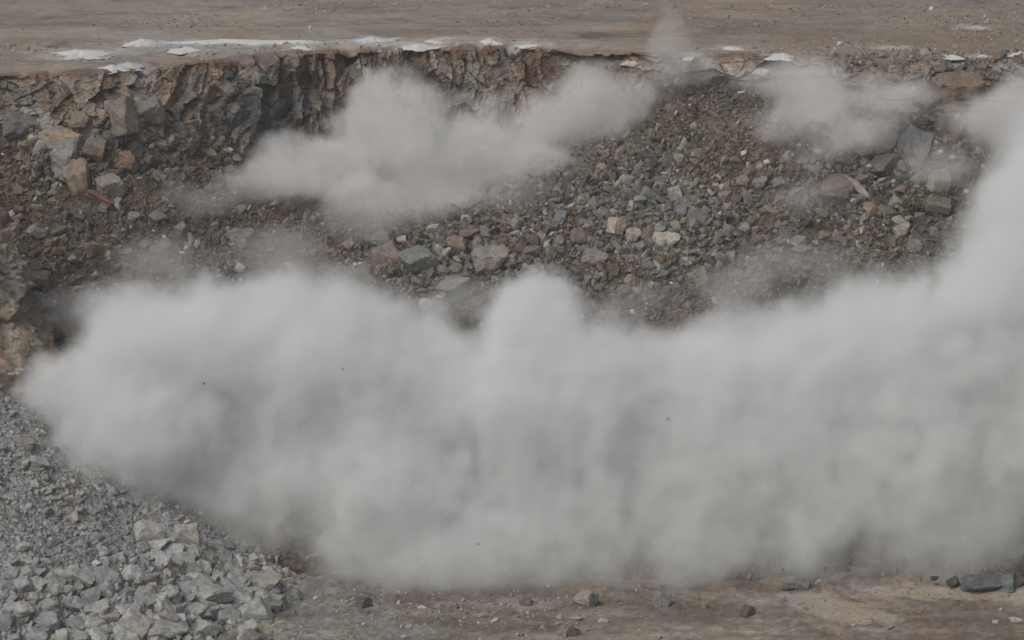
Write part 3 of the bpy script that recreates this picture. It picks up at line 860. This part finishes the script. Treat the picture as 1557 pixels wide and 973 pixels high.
def sample_grid(P, r, n, wfun):
    """n random points of a grid surface, weighted by wfun times the cell area."""
    area = np.linalg.norm(np.cross(P[1:, :-1] - P[:-1, :-1], P[:-1, 1:] - P[:-1, :-1]), axis=-1)
    w = (area * wfun[:-1, :-1]).reshape(-1); w = w / w.sum()
    idx = r.choice(len(w), n, p=w)
    i, j = np.unravel_index(idx, area.shape)
    u, v = r.random(n)[:, None], r.random(n)[:, None]
    return P[i, j] * (1 - u) * (1 - v) + P[i + 1, j] * u * (1 - v) + P[i, j + 1] * (1 - u) * v + P[i + 1, j + 1] * u * v, i, j

def sizes(r, n, lo, hi, p):
    u = r.random(n)
    return (lo ** -p + u * (hi ** -p - lo ** -p)) ** (-1 / p)

palette = np.array([(.17, .162, .148), (.15, .155, .156), (.21, .185, .16), (.155, .125, .10), (.27, .255, .23), (.115, .112, .106), (.195, .16, .14), (.18, .185, .175)])
palgrey = np.array([(.25, .257, .258), (.21, .218, .22), (.29, .297, .292), (.34, .345, .338), (.265, .26, .248), (.175, .18, .182), (.25, .258, .245)])

r = np.random.default_rng(11)
S = G2[:a + 1]
spx, spy = to_px(S)
inview = ((spx > -80) & (spx < 1640)).astype(float) + .08
density = np.clip(.55 + .9 * fbm(S * .28, 3, 121), .12, 1.3)
rightish = np.clip((spx - 480) / 300, .35, 1)
hidden = np.where(spy > 560, .18, 1.0)
gravelw = inview * density * hidden
n_small = 48000
pos, i, j = sample_grid(S, r, n_small, gravelw * (.6 + .6 * rightish))
rad = sizes(r, n_small, .06, .3, 1.9)
tc = palette[r.integers(0, len(palette), n_small)] * r.uniform(.5, 1.2, n_small)[:, None]
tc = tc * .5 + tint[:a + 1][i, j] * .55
warm = np.clip(fbm(pos * .25, 3, 131) * 1.6, 0, 1)[:, None]
tc = tc * (1 - warm * .45) + np.array([.17, .12, .08]) * warm * .45
wh = r.random(n_small) < .035
tc[wh] = np.array([.4, .38, .35])
pos[:, 2] += rad * .25
scatter('slope_rubble', (pos, rad, tc), 14, None, 1, 21, label='loose broken stone covering the slope below the rock face')
n_med = 6000
def szone(px, py, rx, ry):
    return np.clip(1.3 - np.sqrt(((spx - px) / rx) ** 2 + ((spy - py) / ry) ** 2), 0, 1)
coarse_z = szone(900, 350, 230, 90) + szone(1010, 300, 130, 90) + .8 * szone(690, 400, 150, 50) + .7 * szone(1330, 270, 130, 90) + .6 * szone(150, 250, 120, 50) + .5 * szone(1200, 380, 150, 40)
pos, i, j = sample_grid(S, r, n_med, inview * hidden * np.clip(.12 + .5 * fbm(S * .2, 2, 141) + 1.6 * coarse_z, .06, 3))
rad = sizes(r, n_med, .17, .62, 2.6)
tc = palette[r.integers(0, len(palette), n_med)] * r.uniform(.5, 1.2, n_med)[:, None]
pos[:, 2] += rad * .2
scatter('slope_rubble', (pos, rad, tc), 14, None, 2, 22, label='fist to bucket sized rocks strewn over the slope')

# rubble caught at the foot of the face and broken rock along the rim on the right
Cc = G2[a:b + 8]
cpx, cpy = to_px(Cc)
wrim = (np.clip((cpx - 1250) / 60, 0, 1) * (np.arange(Cc.shape[0])[:, None] > R_CL * .45) + (np.arange(Cc.shape[0])[:, None] < R_CL * .25) * .8) * ((cpx > -60) & (cpx < 1640)) + 1e-6
pos, i, j = sample_grid(Cc, r, 3200, wrim)
rad = sizes(r, 3200, .09, .6, 1.6)
tc = palette[r.integers(0, len(palette), 3200)] * r.uniform(.7, 1.2, 3200)[:, None]
scatter('rim_rubble', (pos, rad, tc), 10, None, 1, 23, label='broken stone at the foot and on the crumbled rim of the rock face')

# bench top pebbles
Pp = G2[b:b + 114]
ppx, ppy = to_px(Pp)
wpl = ((ppx > -60) & (ppx < 1620)) * np.clip(.15 + np.clip((ppx - 1000) / 500, 0, 1) + 1.2 * fbm(Pp * .12, 3, 151), .03, 2)
pos, i, j = sample_grid(Pp, r, 6000, wpl)
rad = sizes(r, 6000, .05, .24, 1.9)
tc = (palette[r.integers(0, len(palette), 6000)] * 1.25) * r.uniform(.7, 1.3, 6000)[:, None]
scatter('bench_gravel', (pos, rad, tc), 8, None, 1, 24, label='scattered stones on the upper bench')

# heap gravel
me = o_heap.data
co = np.empty(len(me.vertices) * 3, np.float32); me.vertices.foreach_get('co', co)
HP = co.reshape(len(ys), len(xs), 3).astype(float)
hpx, hpy = to_px(HP)
vis = ((hpx > -60) & (hpy < 1010) & (HP[..., 2] > -.3)).astype(float) + 1e-4
pos, i, j = sample_grid(HP, r, 17000, vis * np.clip(.8 + fbm(HP * .5, 3, 161), .2, 2))
rad = sizes(r, 17000, .05, .26, 1.6)
tc = palgrey[r.integers(0, len(palgrey), 17000)] * r.uniform(.75, 1.2, 17000)[:, None]
pos[:, 2] += rad * .2
scatter('heap_gravel', (pos, rad, tc), 14, None, 1, 25, label='small crushed grey stone of the lower left heap')
coarse = vis * np.clip((hpy - 830 - (200 - hpx) * .12) / 60, .05, 1)
pos, i, j = sample_grid(HP, r, 1500, coarse)
rad = sizes(r, 1500, .2, .46, 2.0)
tc = palgrey[r.integers(0, len(palgrey), 1500)] * r.uniform(.85, 1.2, 1500)[:, None]
pos[:, 2] += rad * .25
scatter('heap_rubble', (pos, rad, tc), 14, None, 2, 26, label='coarser grey stone of the lower left heap front')

# floor gravel
me = o_floor.data
co = np.empty(len(me.vertices) * 3, np.float32); me.vertices.foreach_get('co', co)
FP = co.reshape(-1, len(np.unique(np.round(co.reshape(-1, 3)[:, 0], 4))), 3).astype(float)
qpx, qpy = to_px(FP)
n_f = 26000
wfl = ((qpx > 250) & (qpx < 1640) & (qpy < 1010) & (FP[..., 1] < 141) & (FP[..., 2] > -.5)) * np.clip(.12 + np.clip((1100 - qpx) / 450, 0, 1) + .7 * fbm(FP * .4, 3, 171) + .5 * np.exp(-((qpy - 915) / 22) ** 2), .02, 2)
pos, i, j = sample_grid(FP, r, n_f, wfl)
rad = sizes(r, n_f, .04, .24, 1.9)
tc = np.where(r.random(n_f)[:, None] < np.clip((1000 - qpx[i, j]) / 500, .2, .9)[:, None], palgrey[r.integers(0, len(palgrey), n_f)], palette[r.integers(0, len(palette), n_f)] * 1.2) * r.uniform(.75, 1.25, n_f)[:, None]
pos[:, 2] += rad * .2
scatter('floor_gravel', (pos, rad, tc), 14, None, 1, 27, label='gravel strewn over the pit floor in front of the dust')

# ------------------------------------------------------------------ white mounds of drill powder along the rim
def mound(px, py, w, h, label, seed, tone=.5, ragged=.25):
    q = hit(px, py + h * .3)
    if q is None or q[3] == 'x': return
    loc, dist = q[0], q[2]
    s = dist / F
    rx = w * s / 2
    ry_ = min(max(h * s / .146 * .5, rx * .3), rx * 1.4)      # the bench is seen at a grazing angle
    nr, na = 16, 56
    bm = bmesh.new(); rr = random.Random(seed)
    hgt_ = min(h, 13) * s * .34
    ths = 2 * np.pi * np.arange(na) / na
    nzr = lambda t, amp, f_: amp * fbm(np.stack([np.cos(ths) * t * f_ + seed * 7.7, np.sin(ths) * t * f_, np.full(na, seed * 1.3)], -1), 4, 33)
    outl = 1 + nzr(1.0, 1.1, 1.6)
    ring = []
    for i_ in range(nr + 1):
        t = i_ / nr; rowv = []
        lump = nzr(t, 1.4, 3.2)
        for k_ in range(na):
            th = ths[k_]; wob = max(.35, 1 + (outl[k_] - 1) * t)
            prof_ = .5 + .5 * math.cos(math.pi * min(1, t * 1.02))
            z_ = hgt_ * (prof_ * (1 + .6 * lump[k_])) + .05 * (1 - t) - .06 * t ** 4
            rowv.append(bm.verts.new((rx * t * wob * math.cos(th), ry_ * t * wob * math.sin(th), z_)))
        ring.append(rowv)
    for i_ in range(nr):
        for k_ in range(na):
            k2 = (k_ + 1) % na
            if i_ == 0:
                bm.faces.new((ring[0][0], ring[1][k_], ring[1][k2])) if k_ != 0 and k2 != 0 else None
                if k_ == 0 or k2 == 0:
                    try: bm.faces.new((ring[0][0], ring[1][k_], ring[1][k2]))
                    except ValueError: pass
            else:
                bm.faces.new((ring[i_][k_], ring[i_ + 1][k_], ring[i_ + 1][k2], ring[i_][k2]))
    bmesh.ops.delete(bm, geom=[v for v in bm.verts if not v.link_faces], context='VERTS')
    me = bpy.data.meshes.new('powder_mound'); bm.to_mesh(me); bm.free()
    for p_ in me.polygons: p_.use_smooth = True
    me.materials.append(M_POWDER)
    o = bpy.data.objects.new('powder_mound', me); col.objects.link(o)
    o.location = loc - Vector((0, 0, .02)); o.color = (tone, tone * 1.01, tone * .99, 1)
    return tag(o, label, 'mound', 'white powder mounds around the drill holes')

mound(122, 77, 92, 15, 'wide white powder mound furthest left on the bench', 1)
mound(218, 60, 56, 16, 'pointed white powder mound behind the wide leftmost one', 2)
mound(282, 73, 56, 9, 'low white powder mound right in front of the pointed one', 3)
mound(345, 61, 150, 9, 'long white powder streak right of the pointed mound', 4, ragged=.1)
mound(425, 62, 140, 10, 'long white powder streak next to the rim in the left half', 5, ragged=.1)
mound(456, 70, 36, 6, 'small white powder patch in front of the long streak', 6, tone=.5)
mound(566, 58, 54, 12, 'rounded white powder mound left of centre on the bench', 7)
mound(632, 68, 62, 10, 'ragged white powder patch right at the rim', 8)
mound(660, 62, 46, 10, 'greyish lumpy powder patch behind the ragged one', 9, tone=.48)
mound(745, 61, 34, 12, 'small neat white cone of powder near the centre', 10)
mound(805, 68, 50, 5, 'thin powder smear right of the small neat cone', 11, tone=.5)
mound(172, 100, 44, 16, 'white powder spilling over the rim at the left', 12, tone=.5)
mound(196, 97, 50, 10, 'grey-white powder patch at the rim beside the spill', 13, tone=.4)
mound(1110, 72, 42, 8, 'flat white powder mound right of the thin dust plume', 14)
mound(1050, 88, 50, 8, 'powder patch veiled by the thin dust plume', 15, tone=.5)
mound(1187, 82, 54, 14, 'peaked white powder mound above the right puffs of dust', 16)
mound(1352, 70, 60, 8, 'dull grey powder patch at the right rim', 17, tone=.3)
mound(1447, 84, 42, 7, 'thin white powder crust on the broken right rim', 18, tone=.5)
mound(1489, 83, 36, 4, 'faint white powder line near the right rim', 19, tone=.45)
mound(1552, 80, 34, 10, 'white powder mound cut by the right picture edge', 20)
mound(1485, 40, 30, 5, 'far pale powder patch on the right of the bench', 21, tone=.33)

# powder spread thinly on the ground around the mounds
me = o_plat.data
co = np.empty(len(me.vertices) * 3, np.float32); me.vertices.foreach_get('co', co); co = co.reshape(-1, 3).astype(float)
tc = np.empty(len(me.vertices) * 4, np.float32); me.color_attributes['tint'].data.foreach_get('color', tc); tc = tc.reshape(-1, 4)
nn = .7 * fbm(co * np.array([.8, .8, 1]), 4, 181) + .35 * fbm(co * 2.5, 2, 182)
amt = np.zeros(len(co))
for o in [o for o in col.objects if o.name.startswith('powder_mound')]:
    c = o.location; ex = max(v.co.x for v in o.data.vertices); ey = max(v.co.y for v in o.data.vertices)
    d = np.sqrt(((co[:, 0] - c.x) / (ex * 1.15 + .2)) ** 2 + ((co[:, 1] - c.y) / (ey * 1.2 + .2)) ** 2) + nn
    amt = np.maximum(amt, np.clip((1.05 - d) / .5, 0, 1) * min(1, o.color[0] * 1.5))
tc[:, :3] = tc[:, :3] * (1 - .6 * amt[:, None]) + np.array([.44, .445, .435]) * .6 * amt[:, None]
me.color_attributes['tint'].data.foreach_set('color', tc.reshape(-1).astype(np.float32))

# ------------------------------------------------------------------ dust: real volumes, voxelised from soft warped blobs
def dust_material(name, colr, dens, aniso=0.0):
    m = bpy.data.materials.new(name); m.use_nodes = True
    nt = m.node_tree; nt.nodes.clear()
    outn = nt.nodes.new('ShaderNodeOutputMaterial')
    pv = nt.nodes.new('ShaderNodeVolumePrincipled')
    pv.inputs['Color'].default_value = (*colr, 1)
    pv.inputs['Density'].default_value = dens
    pv.inputs['Density Attribute'].default_value = 'density'
    pv.inputs['Anisotropy'].default_value = aniso
    nt.links.new(pv.outputs[0], outn.inputs['Volume'])
    m.cycles.volume_sampling = 'DISTANCE'
    return m

def dust_cloud(blobs, vox, mat, label, warp_big=1.2, warp_small=.45, erode=.55, freq=.32, lo=.02, hi=.55, pad=1.5, seed=0.0, floor=None, stretch=1.0, grow=1.0, fine=.3):
    """blobs: (px, py, depth, rx, ry, rdepth in metres, strength). Density field voxelised by geometry nodes."""
    bl = []
    for (px, py, Y, rx, rz, ry, st) in blobs:
        rx, rz, ry = rx * grow, rz * grow, ry * grow
        x, y, z = at(px, py, Y)
        bl.append(((x, y, z), (rx, ry, rz), st))
    lo_b = [min(c[k] - r_[k] for c, r_, _ in bl) - pad for k in range(3)]
    hi_b = [max(c[k] + r_[k] for c, r_, _ in bl) + pad for k in range(3)]
    if floor is not None: lo_b[2] = max(lo_b[2], floor)
    ng = bpy.data.node_groups.new('dust density', 'GeometryNodeTree')
    ng.interface.new_socket('Geometry', in_out='INPUT', socket_type='NodeSocketGeometry')
    ng.interface.new_socket('Geometry', in_out='OUTPUT', socket_type='NodeSocketGeometry')
    N, L = ng.nodes, ng.links
    go = N.new('NodeGroupOutput')
    pos = N.new('GeometryNodeInputPosition').outputs[0]
    def vm(op, a_, b_=None, sc=None):
        n = N.new('ShaderNodeVectorMath'); n.operation = op
        for s_, v_ in ((0, a_), (1, b_)):
            if v_ is None: continue
            if isinstance(v_, tuple): n.inputs[s_].default_value = v_
            else: L.new(v_, n.inputs[s_])
        if sc is not None: n.inputs['Scale'].default_value = sc
        return n.outputs['Value'] if op in ('LENGTH', 'DOT_PRODUCT') else n.outputs[0]
    def ma(op, a_, b_=None, c_=None, clamp=False):
        n = N.new('ShaderNodeMath'); n.operation = op; n.use_clamp = clamp
        for s_, v_ in ((0, a_), (1, b_), (2, c_)):
            if v_ is None: continue
            if isinstance(v_, (int, float)): n.inputs[s_].default_value = v_
            else: L.new(v_, n.inputs[s_])
        return n.outputs[0]
    def noise(vec, scale_, detail, rough=.55, out_=0, off=0.0):
        sh = vm('ADD', vec, (off + seed, off * 1.7 - seed, off * .6))
        n = N.new('ShaderNodeTexNoise'); n.inputs['Scale'].default_value = scale_
        n.inputs['Detail'].default_value = detail; n.inputs['Roughness'].default_value = rough
        L.new(sh, n.inputs['Vector'])
        return n.outputs[out_]
    w1 = vm('SCALE', vm('SUBTRACT', noise(pos, .16, 2, out_=1), (.5, .5, .5)), sc=warp_big * 2)
    w2 = vm('SCALE', vm('SUBTRACT', noise(pos, .6, 3, out_=1, off=9.0), (.5, .5, .5)), sc=warp_small * 2)
    pw = vm('ADD', vm('ADD', pos, w1), w2)
    total = None
    for c, r_, st in bl:
        d = vm('SUBTRACT', pw, tuple(c))
        d = vm('MULTIPLY', d, tuple(1 / v for v in r_))
        q = vm('DOT_PRODUCT', d, d)
        v = ma('SUBTRACT', 1.0, q, clamp=True)
        v = ma('MULTIPLY', ma('MULTIPLY', v, v), st * 1.4)
        total = v if total is None else ma('ADD', total, v)
    total = ma('MINIMUM', total, 1.7)
    nz = noise(vm('MULTIPLY', pw, (1.0, 1.0, stretch)), freq, 6, .6, off=3.0)
    er = ma('MULTIPLY', ma('SUBTRACT', nz, .5), erode * 2)
    nf = noise(pw, freq * 3.6, 4, .6, off=7.0)
    er = ma('ADD', er, ma('MULTIPLY', ma('SUBTRACT', nf, .5), fine * 2))
    tot = ma('ADD', total, er)
    # never leave density far outside the blobs
    mask = ma('MULTIPLY', total, 6.0, clamp=True)
    mr = N.new('ShaderNodeMapRange'); mr.interpolation_type = 'SMOOTHSTEP'
    mr.inputs[1].default_value = lo; mr.inputs[2].default_value = hi
    L.new(tot, mr.inputs[0])
    dens = ma('MULTIPLY', mr.outputs[0], mask)
    vc = N.new('GeometryNodeVolumeCube')
    L.new(dens, vc.inputs['Density'])
    vc.inputs['Min'].default_value = lo_b; vc.inputs['Max'].default_value = hi_b
    for k, nm in enumerate(('Resolution X', 'Resolution Y', 'Resolution Z')):
        vc.inputs[nm].default_value = max(8, int((hi_b[k] - lo_b[k]) / vox))
    sm = N.new('GeometryNodeSetMaterial'); sm.inputs['Material'].default_value = mat
    L.new(vc.outputs[0], sm.inputs[0]); L.new(sm.outputs[0], go.inputs[0])
    vd = bpy.data.volumes.new('dust_cloud'); vd.materials.append(mat)
    o = bpy.data.objects.new('dust_cloud', vd); col.objects.link(o)
    md = o.modifiers.new('density', 'NODES'); md.node_group = ng
    return tag(o, label, kind='stuff')

D_MAIN = dust_material('blast dust', (.943, .957, .955), .75)
D_UP = dust_material('upper dust', (.945, .944, .934), .48)
D_THIN = dust_material('thin dust', (.93, .925, .91), .24)
D_VEIL = dust_material('dust veil', (.93, .925, .91), .22)

# (px, py, depth, rx, rz, ry, strength)
dust_cloud([
    (70, 600, 142.5, 2.6, 2.6, 2.4, .8), (130, 600, 142.5, 3.6, 3.8, 3.4, 1), (200, 535, 143, 4.8, 5.1, 4.6, 1), (300, 528, 143.3, 5.4, 6.0, 5.6, 1), (230, 690, 141.5, 6, 4.4, 3.6, 1),
    (150, 690, 141, 4, 3, 3, .9), (420, 545, 143.4, 6, 6.8, 6, 1), (530, 535, 143.8, 5.6, 6.2, 6, 1), (400, 730, 141.5, 7, 5.2, 3.6, 1), (590, 690, 142, 7, 7.5, 6, 1),
    (610, 830, 139.6, 5.0, 3.6, 2.6, 1), (640, 560, 144, 4.4, 4.6, 5, .9), (760, 620, 142.5, 6, 6.6, 6, 1), (770, 800, 140.5, 7, 5.2, 3.0, 1), (800, 520, 143.5, 3.6, 5.0, 4, 1),
    (825, 460, 144.6, 3.4, 3.3, 3.2, 1.1), (900, 600, 142.5, 6, 6.2, 6, 1), (950, 780, 141.4, 7, 5.0, 2.8, .9), (1030, 610, 143, 6, 6.6, 6, 1),
    (1150, 600, 143, 6, 7.0, 6, 1), (1130, 780, 141.6, 7, 5.0, 2.8, .8), (1290, 570, 143, 6.5, 8.0, 6.5, 1), (1300, 770, 141.6, 7, 5.2, 2.9, .8),
    (1430, 560, 142.5, 6.5, 8.4, 6.5, 1), (1450, 760, 141.4, 7, 5.2, 3, .9), (1530, 430, 143.5, 5.0, 8, 6, 1), (1600, 600, 142.5, 7, 10, 6.5, 1), (1580, 280, 145.5, 4.2, 6.4, 5, 1),
    (1700, 500, 143, 8, 12, 7, 1), (1880, 560, 143, 9, 10, 7, 1),
    (330, 770, 141.2, 4.5, 2.8, 2.6, .7), (430, 820, 140.4, 4.5, 3.0, 2.4, .7), (545, 866, 138.5, 4.0, 3.6, 2.6, .9), (640, 878, 138.0, 4.0, 3.8, 2.6, .85), (740, 868, 138.4, 4.4, 4.2, 2.6, .75), (850, 878, 138.2, 4.6, 4.2, 2.6, .75),
    (960, 866, 138.7, 5, 4.4, 2.6, .7), (1090, 868, 139.0, 4.8, 4.4, 2.6, .65), (1200, 856, 139.3, 5, 4.6, 2.6, .65), (1340, 852, 139.4, 4.8, 4.4, 2.6, .65), (790, 810, 139.6, 6, 4, 3.2, .7), (930, 800, 139.8, 6, 4, 3.2, .7), (1070, 800, 140.0, 6, 4, 3.2, .7), (1220, 795, 140.0, 6, 4, 3.2, .7), (1370, 790, 140.2, 6, 4, 3.2, .7), (1510, 790, 140.4, 6, 4, 3.2, .7), (1440, 850, 139.5, 5, 3.6, 2.5, .9), (1560, 830, 141.0, 5, 3.2, 2.4, .7), (1700, 820, 141, 6, 3.6, 2.6, .7),
    (600, 760, 139.8, 6, 4.5, 4, .9), (860, 730, 140.6, 7, 5, 4, .8), (1060, 720, 140.8, 7, 5, 4, .8), (1230, 720, 140.8, 7, 5.2, 4, .8), (1400, 710, 140.8, 7, 5.2, 4, .8), (1560, 710, 140.8, 6, 5, 4, .8), (240, 640, 140.5, 6, 4, 4, .8),
], .18, D_MAIN, 'huge pale dust cloud of the blast rolling along the foot of the slope', floor=-.4, lo=.05, hi=1.25, erode=.85, warp_big=1.4, warp_small=.9, stretch=.8, fine=.42, freq=.27)
dust_cloud([
    (390, 275, 164, 3.0, 1.4, 1.8, .9), (440, 245, 166, 2.8, 2.2, 2.0, 1), (500, 262, 166, 3.4, 2.0, 2.2, 1), (560, 230, 168, 3.0, 3.2, 2.4, 1), (600, 190, 168.5, 3.2, 3.6, 2.4, 1.1), (640, 240, 168, 3.6, 3.0, 2.6, 1.1),
    (565, 150, 169.5, 1.7, 1.9, 1.6, 1), (640, 150, 169.5, 1.6, 1.4, 1.4, .8), (700, 250, 168, 3.6, 2.8, 2.4, 1), (770, 230, 168, 3.6, 2.7, 2.4, 1), (850, 200, 169, 3.4, 2.8, 2.4, 1), (895, 150, 169.5, 2.4, 2.8, 2.0, 1),
    (940, 180, 169, 3.0, 2.4, 2, .9), (980, 140, 169.5, 1.8, 1.6, 1.6, .6), (720, 305, 163.5, 2.8, 1.8, 2.0, .55), (520, 292, 163, 4.4, 1.6, 2, .6), (620, 300, 163, 3.5, 1.6, 2, .5), (820, 265, 166, 3.4, 1.8, 1.8, .9), (710, 180, 170, 3, 2, 1.8, .6),
], .17, D_UP, 'tan-white dust cloud drifting in front of the upper rock face', lo=.12, hi=1.05, erode=1.3, freq=.38, warp_big=1.2, warp_small=.55, seed=4.0, grow=1.32, fine=.45)
dust_cloud([
    (1215, 140, 166.0, 2.4, 2.4, 1.8, 1), (1255, 140, 165.5, 2.2, 2.4, 1.8, 1), (1195, 185, 163.5, 2.8, 1.7, 1.6, .7), (1165, 125, 166.5, 2.6, 1.6, 1.6, .7), (1345, 150, 165.5, 2.2, 2.1, 1.5, .8),
    (1395, 150, 165.5, 1.7, 1.8, 1.4, .75), (1300, 200, 161.5, 3.4, 1.7, 1.5, .7), (1240, 230, 160.5, 2.6, 1.6, 1.4, .5), (1480, 190, 162.5, 2.8, 1.6, 1.6, .8), (1535, 185, 162, 2.8, 2.6, 2.0, 1), (1560, 150, 163, 2.4, 2.4, 2.0, .8), (1620, 200, 162, 3, 4, 2.5, 1),
], .15, D_UP, 'group of bluish dust puffs below the rim at the right', lo=.1, hi=1.2, erode=1.2, freq=.45, warp_big=1.1, warp_small=.5, seed=11.0, grow=1.34, fine=.45)
dust_cloud([
    (1022, 95, 169.5, 2.2, 2.4, 1.5, .95), (1014, 58, 169.5, 1.5, 1.9, 1.2, .85), (1018, 32, 169.8, 1.0, 1.4, .9, .7), (1070, 88, 169, 1.8, 1.0, 1.2, .5), (990, 150, 168, 1.5, 1.2, 1.0, .5),
], .12, D_THIN, 'thin plume of dust rising over the rim right of centre', lo=.03, hi=1.1, erode=1.0, freq=.55, warp_big=1.0, warp_small=.6, seed=21.0, fine=.6, grow=1.25)
dust_cloud([
    (100, 470, 150, 5, 2.6, 2.5, .6), (250, 400, 153, 5.5, 2.6, 2.5, .6), (420, 380, 155, 5, 2.4, 2.5, .6), (560, 330, 158, 5, 2.2, 2.5, .7), (1120, 440, 151.5, 5, 2.4, 2, .7), (960, 460, 150.5, 4, 2, 2, .5),
    (1230, 300, 158.5, 4, 2.2, 2, .55), (1310, 180, 163.5, 5, 2.6, 2, .8), (1200, 400, 154, 6, 2.2, 2, .7), (640, 300, 161, 6, 2.6, 2.4, .9), (780, 300, 162, 4, 2.4, 2, .8), (1060, 110, 170, 3.6, 1.6, 1.6, .7), (300, 300, 160.5, 4, 2, 2, .6), (1430, 250, 160, 4, 2.6, 2, .6), (700, 460, 150.5, 4, 2.4, 2, .7), (450, 440, 150.5, 6, 2.4, 2, .8), (30, 560, 146.5, 3, 3, 2, .7),
], .25, D_VEIL, 'thin veil of dust hanging over the slope above the main cloud', lo=.0, hi=.9, erode=.55, freq=.35, warp_big=1.0, warp_small=.4, seed=31.0)

# ------------------------------------------------------------------ the air of the quarry: even, thin dust haze
bm = bmesh.new(); bmesh.ops.create_cube(bm, size=1)
me = bpy.data.meshes.new('haze'); bm.to_mesh(me); bm.free()
hz_o = bpy.data.objects.new('haze', me); col.objects.link(hz_o)
hz_o.scale = (5200, 3400, 66); hz_o.location = (0, 900, 26)
m = bpy.data.materials.new('quarry air'); m.use_nodes = True
m.node_tree.nodes.clear()
on = m.node_tree.nodes.new('ShaderNodeOutputMaterial'); pv = m.node_tree.nodes.new('ShaderNodeVolumePrincipled')
pv.inputs['Color'].default_value = (.93, .93, .92, 1); pv.inputs['Density'].default_value = .0003
m.node_tree.links.new(pv.outputs[0], on.inputs['Volume'])
me.materials.append(m)
tag(hz_o, 'thin even dust haze in the air of the quarry', kind='stuff')
